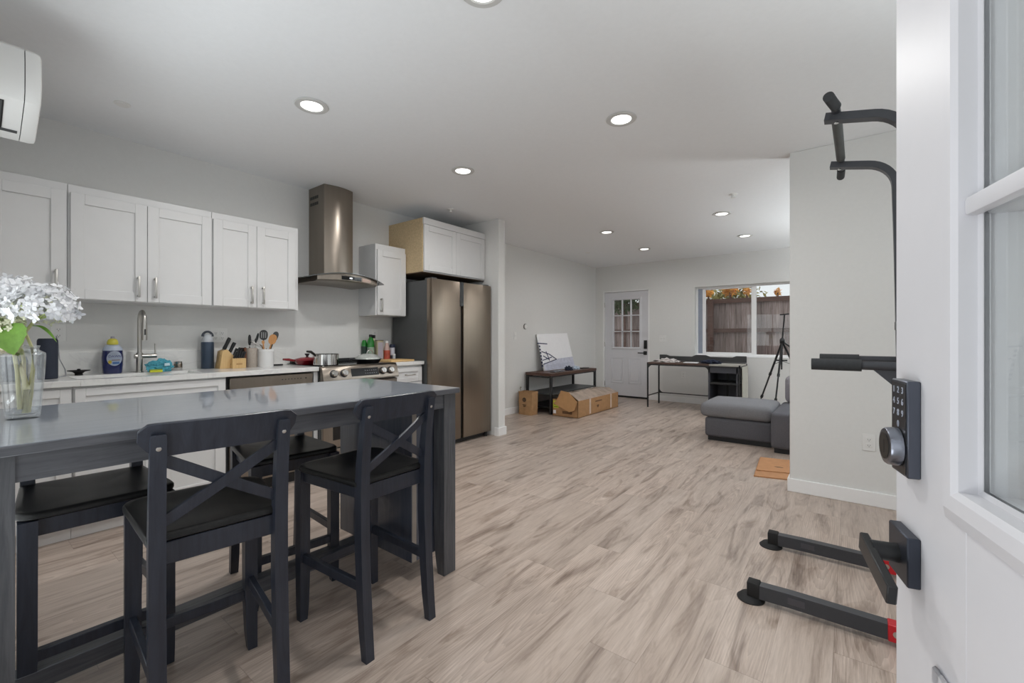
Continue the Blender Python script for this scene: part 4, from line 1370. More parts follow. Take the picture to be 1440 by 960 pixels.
bottle('bottle', 'tall bright green glass bottle beside the range', -3.966, 2.720, [(0.034, 0), (0.036, 0.004), (0.036, 0.19), (0.030, 0.215), (0.018, 0.238), (0.015, 0.25), (0, 0.25)], M_GREEN, (0.018, 0.246, 0.272), (0.0364, 0.05, 0.14), M_BLACK, mat('pale_label', (150, 168, 150), 0.5, var=0.15))
bottle('bottle', 'green bottle with dark label leftmost beside the range', -4.026, 2.683, [(0.028, 0), (0.030, 0.004), (0.030, 0.17), (0.022, 0.20), (0.014, 0.215), (0, 0.215)], M_GREEN, None, (0.0304, 0.02, 0.15), None, M_GREEND)
bottle('bottle', 'clear bottle with black stopper standing behind the square tin', -4.012, 2.79, [(0.026, 0), (0.028, 0.004), (0.028, 0.19), (0.015, 0.225), (0.013, 0.24), (0, 0.24)], mat('pale_oil', (186, 182, 160), 0.1, var=0.05), (0.016, 0.235, 0.268), None, M_BLACK)
ot = thing('tin_canister', 'square beige oil tin with grey label beside the green bottles', 'tin', (-3.95, 2.80, CT), 'bottles beside the range')
MB().box((-3.975, 2.772, CT), (-3.925, 2.852, CT + 0.212), 0.006, 2).build('tin_body', mat('olive_beige_tin', (178, 168, 140), 0.35, 0.1, var=0.1), ot)
MB().box((-3.925, 2.780, CT + 0.02), (-3.9243, 2.842, CT + 0.19)).build('label', mat('lilac_grey_label', (178, 172, 182), 0.5, var=0.1), ot)
MB().box((-3.976, 2.771, CT + 0.206), (-3.924, 2.853, CT + 0.214), 0.003, 1).build('rim', mat('tin_rim', (110, 100, 84), 0.35, 0.4), ot)
bottle('bottle', 'clear sauce bottle with red contents behind the cutting board', -3.93, 2.895, [(0.032, 0), (0.034, 0.004), (0.034, 0.10), (0.030, 0.13), (0.022, 0.16), (0.015, 0.185), (0, 0.186)], mat('pale_pink_plastic', (196, 168, 160), 0.15, var=0.1, coat=0.4), (0.016, 0.183, 0.205), (0.0346, 0.002, 0.105), M_WHITEP, mat('red_sauce', (178, 84, 66), 0.15, var=0.3, scale=25))
bottle('spice_jar', 'white spice jar with dark blue lid near the refrigerator side', -3.93, 2.965, [(0.026, 0), (0.028, 0.003), (0.028, 0.13), (0.026, 0.135), (0, 0.135)], mat('pale_jar', (196, 196, 204), 0.3, var=0.08), (0.030, 0.132, 0.165), (0.0284, 0.0, 0.05), mat('navy_lid', (40, 48, 70), 0.4), mat('dark_jar_label', (58, 58, 62), 0.4))
bottle('spice_jar', 'dark navy jar rightmost, against the refrigerator side', -3.985, 3.0, [(0.020, 0), (0.021, 0.003), (0.021, 0.15), (0, 0.152)], mat('navy_jar', (34, 38, 56), 0.35, var=0.08), (0.022, 0.15, 0.168), None, M_BLACK)
bottle('spice_jar', 'tiny pale jar in front of the dark blue jars', -3.885, 2.955, [(0.014, 0), (0.015, 0.003), (0.015, 0.05), (0, 0.052)], mat('tiny_pale_jar', (198, 204, 206), 0.3, var=0.08), (0.0155, 0.05, 0.065), None, M_WHITEP)
cbd = thing('cutting_board', 'light wood cutting board lying beside the range', 'cutting board', (-3.70, 2.83, CT))
MB().box((-3.80, 2.665, CT), (-3.55, 2.955, CT + 0.018), 0.006, 2).build('board', wood('maple_board', (206, 168, 112), (222, 188, 134), 0.5, 'Y', 7), cbd)
MB().box((-3.79, 2.69, CT + 0.018), (-3.782, 2.94, CT + 0.0185)).build('juice_groove', M_SPOON, cbd)

# ================================================================== TABLE AND STOOLS
tb = thing('bar_table', 'long counter height grey stained table with glossy top', 'table', (-1.955, 0.78, 0))
TX0, TX1, TY0, TY1 = -2.362, -1.547, -0.005, 1.577
MB().box((TX0, TY0, 0.888), (TX1, TY1, 0.9128), 0.002, 1).build('tabletop', M_TABLE, tb)
MB().box((TX0 + 0.0025, TY0 + 0.0025, 0.9128), (TX1 - 0.0025, TY1 - 0.0025, 0.914)).build('lacquer_sheen_surface', M_TTOP, tb)  # thin skin paled for the reflection on the top
ap = MB()
ap.box((-1.592, 0.10, 0.820), (-1.570, 1.50, 0.888)).box((-2.338, 0.10, 0.820), (-2.316, 1.50, 0.888))
ap.box((-2.27, 0.03, 0.820), (-1.64, 0.052, 0.888)).box((-2.27, 1.525, 0.820), (-1.64, 1.545, 0.888))
ap.build('apron', M_TABLE, tb)


def table_leg(x, y, sx, sy):
    """square leg whose inner faces sweep in towards the foot"""
    rings = []
    for z, k in ((0.0, 0.62), (0.04, 0.74), (0.12, 0.92), (0.22, 1.0), (0.888, 1.0)):
        w = 0.074 * k
        h_ = 0.076
        x1 = x
        x0 = x - sx * w
        y1 = y
        y0 = y - sy * h_
        xa, xb = sorted((x0, x1))
        ya, yb = sorted((y0, y1))
        rings.append([(xa, ya, z), (xb, ya, z), (xb, yb, z), (xa, yb, z)])
    return MB().loft(rings).build('leg', M_TABLEZ, tb, angle=25)


table_leg(-1.566, 0.026, 1, -1)
table_leg(-1.566, 1.563, 1, 1)
table_leg(-2.342, 0.026, -1, -1)
table_leg(-2.342, 1.563, -1, 1)
st = MB().box((-1.985, 0.085, 0.108), (-1.925, 1.355, 0.168), 0.003, 1)
st.build('stretcher', M_TABLE, tb)
MB().box((-2.28, 0.034, 0.108), (-1.62, 0.085, 0.168), 0.003, 1).build('end_rail', M_TABLE, tb)
sc = MB().box((-2.268, 1.357, 0.09), (-1.652, 1.56, 0.888), 0.002, 1).build('storage_cabinet', M_TCAB, tb)
MB().box((-1.652, 1.360, 0.092), (-1.650, 1.385, 0.886)).build('edge_reflection', mat('pale_edge_reflection', (150, 142, 134), 0.4), sc)  # pale strip drawn for the reflection along the cabinet edge


def rounded_poly(pts, r, n=5):
    out = []
    m = len(pts)
    for i in range(m):
        p = Vector(pts[i])
        a = (Vector(pts[i - 1]) - p)
        b = (Vector(pts[(i + 1) % m]) - p)
        rr = r[i] if isinstance(r, (list, tuple)) else r
        if rr <= 0:
            out.append(tuple(p))
            continue
        pa, pb = p + a.normalized() * rr, p + b.normalized() * rr
        for k in range(n + 1):
            t_ = k / n
            out.append(tuple((pa * (1 - t_) + p * t_) * (1 - t_) + (p * (1 - t_) + pb * t_) * t_))
    return out


def make_stool(label, dz=0.0):
    s = thing('bar_stool', label, 'bar stool', (0, 0, 0), 'black cross back stools at the table')
    # seat, slightly dished
    out = rounded_poly([(-0.232, -0.200), (0.172, -0.170), (0.172, 0.170), (-0.232, 0.200)], [0.07, 0.012, 0.012, 0.07])
    mb = MB()
    rings = []
    for (z, k) in ((0.617, 0.965), (0.622, 1.0), (0.634, 1.0), (0.640, 0.975), (0.640, 0.90), (0.636, 0.6), (0.634, 0.25)):
        rings.append([(x * k - 0.03 * (1 - k), y * k, z) for x, y in out])
    mb.loft(rings)
    mb.build('seat', M_SEAT, s, angle=50)
    # aprons
    for nm, a, b in (('back_rail', (0.150, -0.135, 0.556), (0.170, 0.135, 0.617)), ('front_rail', (-0.212, -0.150, 0.565), (-0.192, 0.150, 0.617))):
        MB().box(a, b, 0.002, 1).build(nm, M_STOOL, s)
    for q in (-1, 1):
        MB().prism([(-0.195, q * 0.175, 0.570), (0.155, q * 0.152, 0.570), (0.155, q * 0.152, 0.617), (-0.195, q * 0.175, 0.617)], (0, -q * 0.02, 0), 0.002, 1).build('side_rail', M_STOOL, s)
    # legs
    for q in (-1, 1):
        rings = []
        for z, x, tx, w in ((0.0, 0.212, 0.030, 0.034), (0.10, 0.199, 0.036, 0.036), (0.25, 0.186, 0.040, 0.037), (0.45, 0.176, 0.042, 0.037), (0.60, 0.176, 0.040, 0.037), (0.70, 0.182, 0.036, 0.036), (0.80 + dz, 0.193, 0.031, 0.035), (0.905 + dz, 0.210, 0.026, 0.034), (0.915 + dz, 0.212, 0.022, 0.030)):
            y = q * 0.150
            rings.append([(x - tx / 2, y - w / 2, z), (x + tx / 2, y - w / 2, z), (x + tx / 2, y + w / 2, z), (x - tx / 2, y + w / 2, z)])
        lg = MB().loft(rings).build('rear_leg', M_STOOL, s, angle=50)
        MB().lathe([(0.0075, 0), (0.0075, 0.002), (0.005, 0.0035), (0.0, 0.0035)], (0.2165, q * 0.150, 0.880 + dz), 16, 'X').build('bolt', M_NICKEL, lg)
        rings = []
        for z, w in ((0.0, 0.030), (0.06, 0.036), (0.2, 0.041), (0.617, 0.042)):
            x1, y1 = -0.190, q * 0.188
            rings.append([(x1 - w, y1 - q * w, z), (x1, y1 - q * w, z), (x1, y1, z), (x1 - w, y1, z)])
        MB().loft(rings).build('front_leg', M_STOOL, s, angle=50)
    # stretchers
    for q in (-1, 1):
        MB().bar((-0.20, q * 0.168, 0.255), (0.188, q * 0.150, 0.255), 0.020, 0.036, r=0.002).build('side_stretcher', M_STOOL, s)
    MB().box((-0.224, -0.150, 0.190), (-0.198, 0.150, 0.224), 0.002, 1).build('footrest', M_STOOL, s)
    # crest rail, bowed towards the back
    rings = []
    n = 20
    for k in range(n + 1):
        y = -0.190 + 0.38 * k / n
        e = abs(y) / 0.19
        x = 0.186 + 0.012 * (1 - e * e)
        cut = 0.020 * max(0.0, (e - 0.86) / 0.14) ** 2
        z0 = 0.855 + dz + 0.030 * max(0.0, (e - 0.80) / 0.2) + (0.010 if e > 0.97 else 0)
        z1 = 0.944 + dz - cut * 0.9
        lean = 0.014
        rings.append([(x - 0.009, y, z0), (x + 0.009, y, z0), (x + 0.009 + lean, y, z1 - 0.003), (x + 0.004 + lean, y, z1), (x - 0.005 + lean, y, z1), (x - 0.009 + lean, y, z1 - 0.003)])
    MB().loft(rings).build('crest_rail', M_STOOL, s, angle=50)
    # cross braces
    for q in (-1, 1):
        pth = []
        for k in range(9):
            t_ = k / 8
            pth.append((0.186 - 0.006 * (1 - t_) + 0.006 * t_ + 0.010 * sin(pi * t_) + 0.004 * q, q * (-0.138 + 0.276 * t_), 0.678 + (0.165 + dz) * t_))
        MB().sweep(pth, [(-0.005, -0.015), (0.005, -0.015), (0.005, 0.015), (-0.005, 0.015)], up=(0.1, -q * 0.5, 1)).build('cross_brace', M_STOOL, s, angle=50)
    return s


s1 = make_stool('black cross back stool nearest the camera, by the vase end of the table')
s1.location = (-1.603, 0.511, 0)
s1.rotation_euler = (0, 0, radians(-7))
dup(s1, 'black cross back stool in front of the storage cabinet end of the table', (-1.592, 1.080, 0), radians(1.0))
s3 = make_stool('black stool on the kitchen side of the table, below the vase', -0.047)
s3.location = (-2.150, 0.325, 0)
s3.rotation_euler = (0, 0, radians(178))
dup(s3, 'black stool on the kitchen side of the table, in front of the dishwasher', (-2.195, 1.000, 0), radians(173))

# ================================================================== VASE AND FLOWERS
VX, VY, VZ = -2.03, 0.148, 0.914
va = thing('vase', 'clear glass vase with white hydrangeas on the table', 'vase', (VX, VY, VZ))
prof = [(0.034, 0.0), (0.037, 0.003), (0.039, 0.02), (0.045, 0.10), (0.0492, 0.17), (0.0500, 0.197), (0.0485, 0.203), (0.040, 0.208), (0.0345, 0.213), (0.0345, 0.218), (0.0368, 0.223), (0.0368, 0.226),
        (0.0345, 0.226), (0.0318, 0.218), (0.0318, 0.213), (0.038, 0.205), (0.0462, 0.200), (0.0474, 0.195), (0.0466, 0.17), (0.0424, 0.10), (0.0364, 0.022), (0.032, 0.015), (0.0, 0.013)]
MB().lathe(prof, (VX, VY, VZ), 48).build('vase_wall', pane('vase_glass', (0.95, 0.96, 0.965), 0.03, 2.1), va, angle=60)

M_PETAL = mat('white_petals', (236, 236, 238), 0.6, var=0.03, scale=30)
M_PETALG = mat('cream_green_petals', (226, 226, 196), 0.6, var=0.14, scale=40)
M_PETALB = mat('faded_petals', (216, 204, 176), 0.7, var=0.2, scale=40)
for m_ in (M_PETAL, M_PETALG, M_PETALB):
    b_ = m_.node_tree.nodes['Principled BSDF']
    b_.inputs['Subsurface Weight'].default_value = 0.0
M_LEAF = mat('green_leaf', (142, 184, 84), 0.5, var=0.25, scale=22)
M_STEM = mat('pale_stem', (206, 200, 150), 0.5, var=0.1, scale=30)


def florets(center, rx, ry, rz, count, size, rnd, lower=-0.45, flat=1.0):
    mb = MB()
    bm = mb.bm
    i = 0
    ga = pi * (3 - math.sqrt(5))
    for k in range(count):
        u = 1 - (1 - lower) * (k + 0.5) / count
        r = math.sqrt(max(0, 1 - u * u))
        a = k * ga + rnd.uniform(-0.3, 0.3)
        rad = rnd.uniform(0.72, 1.08)
        nrm_ = Vector((r * cos(a), r * sin(a), u))
        p = Vector(center) + Vector((nrm_.x * rx * rad, nrm_.y * ry * rad, nrm_.z * rz * rad))
        n_ = (nrm_ + Vector((rnd.uniform(-.5, .5), rnd.uniform(-.5, .5), rnd.uniform(-.3, .5)))).normalized()
        t1 = n_.orthogonal().normalized()
        t2 = n_.cross(t1)
        rot = rnd.uniform(0, pi)
        s_ = size * rnd.uniform(0.75, 1.2)
        c = bm.verts.new(p)
        for q in range(4):
            aa = rot + q * pi / 2
            d = t1 * cos(aa) + t2 * sin(aa)
            w_ = t1 * -sin(aa) + t2 * cos(aa)
            lift = n_ * s_ * rnd.uniform(0.05, 0.45)
            v1 = bm.verts.new(p + d * s_ * 0.55 + w_ * s_ * 0.42 + lift * 0.6)
            v2 = bm.verts.new(p + d * s_ * 1.05 + w_ * s_ * 0.12 + lift)
            v3 = bm.verts.new(p + d * s_ * 1.02 - w_ * s_ * 0.18 + lift * 1.1)
            v4 = bm.verts.new(p + d * s_ * 0.5 - w_ * s_ * 0.40 + lift * 0.5)
            bm.faces.new((c, v1, v2, v3, v4))
    return mb


def leaf(base_, direction, length, width, droop, normal=(0, 0, 1), fold=0.25, teeth=True):
    mb = MB()
    bm = mb.bm
    d = Vector(direction).normalized()
    up = Vector(normal).normalized()
    side = d.cross(up).normalized()
    up = side.cross(d).normalized()
    n = 10
    rows = []
    for i in range(n + 1):
        t_ = i / n
        w_ = width / 2 * (sin(pi * min(1, t_ ** 0.75)) ** 0.8 if 0 < t_ < 1 else 0.02)
        if teeth:
            w_ *= 1 + (0.06 if i % 2 else -0.04)
        c = Vector(base_) + d * length * t_ - up * droop * t_ * t_
        rows.append([bm.verts.new(c + side * w_ * q + up * abs(q) * fold * w_) for q in (-1, -0.5, 0, 0.5, 1)])
    for i in range(n):
        for j in range(4):
            bm.faces.new((rows[i][j], rows[i][j + 1], rows[i + 1][j + 1], rows[i + 1][j]))
    ext = bmesh.ops.solidify(bm, geom=list(bm.faces), thickness=0.0008)
    return mb


rnd = random.Random(11)
# camera-right direction along the table side is roughly (0.79, 0.61)
R_ = Vector((0.791, 0.611, 0))
F_ = Vector((-0.611, 0.791, 0))
vc = Vector((VX, VY, 0))


def V3(r, f, z):
    q = vc + R_ * (r * 0.68) + F_ * (f * 0.8)
    return (q.x, q.y, z)


h1 = thing('hydrangea', 'large white hydrangea head leaning right over the vase rim', 'flower', (VX, VY, VZ + 0.02), 'hydrangeas in the vase')
MB().tube([V3(0.012, 0.0, VZ + 0.018), V3(0.018, 0.0, VZ + 0.09), V3(0.002, -0.004, VZ + 0.15), V3(-0.018, -0.005, VZ + 0.205), V3(0.02, -0.005, VZ + 0.27), V3(0.075, 0.0, VZ + 0.32)], [0.0085, 0.008, 0.006, 0.005, 0.0045, 0.004], 10).build('stem', M_STEM, h1)
bl = florets(V3(0.100, 0.0, VZ + 0.345), 0.080, 0.076, 0.072, 230, 0.0145, rnd, -0.5)
bl.build('bloom', M_PETAL, h1, smooth=False)
florets(V3(0.07, 0.0, VZ + 0.335), 0.064, 0.064, 0.05, 60, 0.009, rnd, -0.9).build('inner_buds', M_PETALG, h1, smooth=False)
br = MB()
for k in range(14):
    a = 2 * pi * k / 14
    br.tube([V3(0.060, 0.0, VZ + 0.305), V3(0.085 + 0.05 * cos(a), 0.05 * sin(a), VZ + 0.325), V3(0.085 + 0.095 * cos(a), 0.09 * sin(a), VZ + 0.345)], 0.0016, 6)
br.build('branchlets', mat('pale_green_stalks', (190, 204, 130), 0.5), h1)
leaf(V3(0.022, -0.045, VZ + 0.295), tuple(R_ * 0.22 + F_ * -0.30 + Vector((0, 0, -0.9))), 0.100, 0.092, 0.01, tuple(-F_ + Vector((0, 0, 0.35))), 0.18).build('leaf', M_LEAF, h1)
leaf(V3(0.055, -0.01, VZ + 0.286), tuple(R_ * 0.85 - F_ * 0.1 + Vector((0, 0, 0.05))), 0.085, 0.016, 0.055, (0, 0, 1), 0.6, False).build('leaf', M_LEAF, h1)
h2 = thing('hydrangea', 'white hydrangea head at the left above the vase', 'flower', (VX, VY, VZ + 0.02), 'hydrangeas in the vase')
MB().tube([V3(0.004, 0.012, VZ + 0.018), V3(0.012, 0.016, VZ + 0.07), V3(0.030, 0.012, VZ + 0.15), V3(0.026, 0.012, VZ + 0.22), V3(-0.05, 0.02, VZ + 0.32)], [0.008, 0.007, 0.005, 0.004, 0.004], 10).build('stem', M_STEM, h2)
florets(V3(-0.055, 0.01, VZ + 0.36), 0.074, 0.072, 0.080, 220, 0.0150, rnd, -0.5).build('bloom', M_PETAL, h2, smooth=False)
leaf(V3(-0.03, -0.03, VZ + 0.285), tuple(R_ * -0.7 - F_ * 0.2 + Vector((0, 0, 0.35))), 0.12, 0.055, 0.02, (0, 0, 1), 0.5).build('leaf', M_LEAF, h2)
leaf(V3(-0.045, -0.05, VZ + 0.30), tuple(R_ * -0.2 - F_ * 0.3 + Vector((0, 0, -0.9))), 0.09, 0.04, 0.01, tuple(-F_), 0.3).build('leaf', M_LEAF, h2)
h3 = thing('hydrangea', 'faded cream hydrangea hanging over the left of the vase rim', 'flower', (VX, VY, VZ + 0.02), 'hydrangeas in the vase')
MB().tube([V3(0.0, -0.01, VZ + 0.03), V3(-0.01, -0.012, VZ + 0.15), V3(-0.03, -0.012, VZ + 0.225), V3(-0.055, -0.03, VZ + 0.25)], [0.006, 0.005, 0.005, 0.004], 8).build('stem', M_STEM, h3)
florets(V3(-0.070, -0.04, VZ + 0.245), 0.040, 0.040, 0.050, 110, 0.009, rnd, -0.9).build('bloom', M_PETALB, h3, smooth=False)
h4 = thing('hydrangea', 'small cream hydrangea between the white heads and the green leaf', 'flower', (VX, VY, VZ + 0.02), 'hydrangeas in the vase')
MB().tube([V3(-0.012, 0.014, VZ + 0.03), V3(-0.014, 0.014, VZ + 0.18), V3(-0.020, -0.005, VZ + 0.27)], [0.005, 0.005, 0.004], 8).build('stem', M_STEM, h4)
florets(V3(-0.022, -0.03, VZ + 0.285), 0.034, 0.034, 0.032, 80, 0.009, rnd, -0.8).build('bloom', M_PETALG, h4, smooth=False)

# ================================================================== AIR CONDITIONER
AX = -2.66
ac = thing('air_conditioner', 'white wall mounted split air conditioner at the upper left corner', 'air conditioner', (-2.905, -0.18, 2.03))
prof = [(-2.904, 2.352), (-2.72, 2.354), (-2.685, 2.349), (-2.667, 2.335), (-2.661, 2.28), (-2.660, 2.22), (-2.664, 2.165), (-2.680, 2.132), (-2.74, 2.100), (-2.845, 2.045), (-2.870, 2.034), (-2.904, 2.030)]


def ac_slice(y0, y1, k=0.0, taper=0.0):
    """slice of the casing between two y; k insets it; taper rounds the outer end"""
    rings = []
    steps = [(y0, 0.0), (y1, 0.0)] if not taper else [(y0, 0.0), (y1 - taper * 0.45, 0.0), (y1 - taper * 0.1, taper * 0.10), (y1, taper * 0.30)]
    for y, q in steps:
        q += k
        rings.append([(x - (q if x > -2.89 else 0), y, z - (q if z > 2.2 else -q)) for x, z in prof])
    return MB().loft(rings)


ac_slice(-0.598, 0.1985).build('front_casing', M_WHITEP, ac, angle=30)
ac_slice(0.2015, 0.248, 0.0, 0.04).build('end_cover', M_WHITEP, ac, angle=30)
ac_slice(-0.648, -0.601).build('end_cover', M_WHITEP, ac, angle=30)
ac_slice(-0.64, 0.24, 0.006).build('inner_core', M_DGREY, ac, angle=30)


def under(y0, y1, s0, s1, d, name, m):
    """strip lying on the sloped underside; s along the slope 0..1, d its thickness below"""
    a, b2 = Vector((-2.690, 0, 2.127)), Vector((-2.845, 0, 2.045))
    nrm_ = Vector((0.47, 0, -0.88))
    p0, p1 = a.lerp(b2, s0), a.lerp(b2, s1)
    q = [(p0.x, y0, p0.z), (p0.x, y1, p0.z), (p1.x, y1, p1.z), (p1.x, y0, p1.z)]
    return MB().prism(q, tuple(nrm_ * d)).build(name, m, ac)


under(-0.55, 0.146, 0.06, 0.92, 0.0025, 'air_outlet', M_BLACK)
fins = MB()
for k in range(9):
    y = 0.135 - k * 0.075
    fins.prism([(-2.70, y, 2.1195), (-2.70, y + 0.006, 2.1195), (-2.83, y + 0.006, 2.0505), (-2.83, y, 2.0505)], (0.002, 0, -0.004))
fins.build('outlet_fins', M_DGREY, ac)
under(-0.55, 0.190, 0.93, 1.0, 0.004, 'flap_edge', M_DGREY)
MB().box((-2.905, -0.64, 2.04), (-2.899, 0.235, 2.34)).build('mounting_plate', M_DGREY, ac)

# ================================================================== CEILING FIXTURES
def downlight(label, x, y, watts=LAMP_W):
    o = thing('recessed_light', label, 'ceiling light', (x, y, CZ), 'recessed ceiling lights')
    MB().lathe([(0.094, -0.001), (0.096, -0.004), (0.092, -0.008), (0.068, -0.010), (0.062, -0.006), (0.062, 0.0)], (x, y, CZ), 40).build('trim_ring', M_RING, o)
    MB().lathe([(0.062, -0.0055), (0.058, -0.0065), (0.0, -0.0065)], (x, y, CZ), 32).build('lens', M_LENS, o)
    area_light('lamp_light', (0, 0, -0.012), (0, 0, 0), 0.11, 0.11, watts, (1.0, 0.985, 0.96), o, 'DISK', 170)
    return o


downlight('recessed light cut by the top edge, above the camera side of the table', -1.17, 1.318)
downlight('recessed light above the table, nearer the kitchen cabinets', -2.57, 1.352)
downlight('recessed light in the middle of the ceiling, above the open floor', -1.16, 2.645)
downlight('recessed light in front of the range hood', -2.57, 2.655)
downlight('recessed light over the cardboard box side of the living room', -2.565, 5.38, LAMPFAR_W)
downlight('recessed light nearest the back door', -2.58, 6.77, LAMPFAR_W)
downlight('recessed light nearest the corner wall, in front of the sofa', -1.15, 5.37, LAMPFAR_W)
downlight('recessed light nearest the far window', -1.15, 6.735, LAMPFAR_W)


def sprinkler(label, x, y, plate_only=False):
    o = thing('fire_sprinkler', label, 'sprinkler', (x, y, CZ), 'ceiling sprinklers')
    MB().lathe([(0.040, -0.0005), (0.040, -0.004), (0.034, -0.007), (0.012, -0.008), (0.0, -0.008)], (x, y, CZ), 28).build('escutcheon', M_WHITEP, o)
    if not plate_only:
        MB().lathe([(0.010, -0.008), (0.010, -0.022), (0.006, -0.030), (0.022, -0.032), (0.022, -0.035), (0, -0.035)], (x, y, CZ), 18).build('deflector', M_WHITEP, o)
    else:
        MB().lathe([(0.030, -0.008), (0.030, -0.010), (0.0, -0.011)], (x, y, CZ), 24).build('cover_cap', M_WHITEP, o)
    return o


sprinkler('small white ceiling sprinkler near the air conditioner', -3.45, 0.65, True)
sprinkler('small white sprinkler head above the refrigerator cabinet', -3.455, 3.375)
sprinkler('small white sprinkler head nearest the corner wall', -0.908, 4.715)
sprinkler('small white ceiling sprinkler above the low bench', -3.44, 6.50, True)

# ================================================================== LIVING AREA
# low bench against the left wall
be = thing('console_bench', 'low bench with brown wood top and black metal frame', 'bench', (-3.79, 6.30, 0))
B0x, B1x, B0y, B1y = -4.03, -3.555, 5.56, 7.05
MB().box((B0x, B0y, 0.575), (B1x, B1y, 0.618), 0.003, 1).build('wood_top', M_DWOOD, be)
for x in (B0x + 0.02, B1x - 0.02):
    for y in (B0y + 0.03, B1y - 0.03):
        MB().box((x - 0.018, y - 0.018, 0.0), (x + 0.018, y + 0.018, 0.575), 0.002, 1).build('leg', M_IRON, be)
fr = MB()
for y in (B0y + 0.03, B1y - 0.03):
    fr.box((B0x + 0.03, y - 0.012, 0.545), (B1x - 0.03, y + 0.012, 0.565))
for x in (B0x + 0.02, B1x - 0.02):
    fr.box((x - 0.012, B0y + 0.04, 0.555), (x + 0.012, B1y - 0.04, 0.573))
fr.build('frame_rail', M_IRON, be)
for z, nm in ((0.29, 'middle_shelf'), (0.09, 'bottom_shelf')):
    MB().box((B0x + 0.005, B0y + 0.015, z), (B1x - 0.005, B1y - 0.015, z + 0.022), 0.002, 1).build(nm, M_DGREY if nm == 'middle_shelf' else M_BLACK, be)

# white printed board leaning against the wall on the bench
cv = thing('art_board', 'white art board with navy line drawing leaning on the bench', 'art board', (-3.99, 6.4, 0.62))


def cvp(y, z, d=0.0):
    """point on the leaning board face (rests on the bench, leans on the wall)"""
    t_ = (z - 0.6185) / 0.64
    x = -3.915 - 0.115 * t_
    return Vector((x + d, y, z))


def cv_poly(pts, d0, d1):
    return [tuple(cvp(y, z, d0)) for y, z in pts]


MB().prism(cv_poly([(5.93, 0.6185), (6.93, 0.6185), (6.83, 1.235), (5.87, 1.212)], 0, 0), (-0.022, 0, 0), 0.002, 1).build('board', M_WHITE, cv)
MB().prism(cv_poly([(5.945, 0.622), (6.925, 0.622), (6.885, 0.815), (6.40, 0.800), (6.05, 0.745), (5.94, 0.745)], 0.0, 0), (0.004, 0, 0)).build('printed_panel', mat('pale_lilac_print', (206, 208, 222), 0.6, var=0.12, scale=18), cv)
ink = MB()
ink.prism(cv_poly([(5.835, 1.075), (6.12, 1.060), (6.12, 1.045), (5.835, 1.058)], 0.0, 0), (0.006, 0, 0))
for k in range(7):
    z = 1.03 - 0.052 * k
    ink.prism(cv_poly([(5.872, z), (5.905, z - 0.002), (5.905, z - 0.030), (5.872, z - 0.028)], 0.0, 0), (0.005, 0, 0))
for a, b in (((5.92, 0.93), (6.14, 0.88)), ((6.14, 0.88), (6.34, 0.79)), ((6.34, 0.79), (5.92, 0.725)), ((5.95, 0.86), (6.10, 0.80)), ((6.05, 0.93), (6.12, 0.78)), ((5.92, 0.79), (6.20, 0.83))):
    ink.bar(tuple(cvp(a[0], a[1], 0.004)), tuple(cvp(b[0], b[1], 0.004)), 0.014, 0.003, up=(1, 0, 0))
ink.build('drawing', M_INK, cv)
dr_ = MB()
for k in range(5):
    dr_.prism(cv_poly([(6.0, 0.70 - k * 0.016), (6.88, 0.72 - k * 0.018), (6.88, 0.717 - k * 0.018), (6.0, 0.697 - k * 0.016)], 0.0, 0), (0.005, 0, 0))
dr_.build('print_lines', mat('pale_print_lines', (160, 164, 186), 0.6), cv)


def lump(name, label, cat, c, rx, ry, rz, m, seed, jit=0.6, zmin=None, group=None):
    mb = MB().ball(c, rx, ry, rz, 4, jit, seed)
    zm = c[2] - rz * 0.3 if zmin is None else zmin
    for v in mb.bm.verts:
        if v.co.z < zm:
            v.co.z = zm + 0.0005
    o = mb.build(name, m)
    return tag(o, label, cat, group)


M_NAVYC = mat('navy_fabric', (40, 46, 66), 0.9, var=0.25, scale=40)
M_PALEC = mat('pale_blue_fabric', (190, 202, 216), 0.9, var=0.1, scale=30)
M_GREYC = mat('grey_fabric', (120, 120, 126), 0.9, var=0.2, scale=30)
lump('headphones_pouch', 'dark navy bundle on the bench in front of the art board', 'pouch', (-3.68, 6.29, 0.640), 0.05, 0.08, 0.045, M_NAVYC, 2, zmin=0.6185)
lump('cloth', 'pale blue folded cloth on the right of the bench top', 'cloth', (-3.70, 6.55, 0.635), 0.06, 0.09, 0.035, M_PALEC, 5, zmin=0.6185)
tag(MB().box((-3.74, 6.68, 0.6185), (-3.63, 6.92, 0.634), 0.003, 1).build('remote_case', M_BLACK), 'flat black case at the right end of the bench top', 'case')
lump('cloth', 'grey crumpled cloth at the left of the bench top', 'cloth', (-3.66, 5.90, 0.626), 0.06, 0.15, 0.018, M_GREYC, 8, zmin=0.6185)

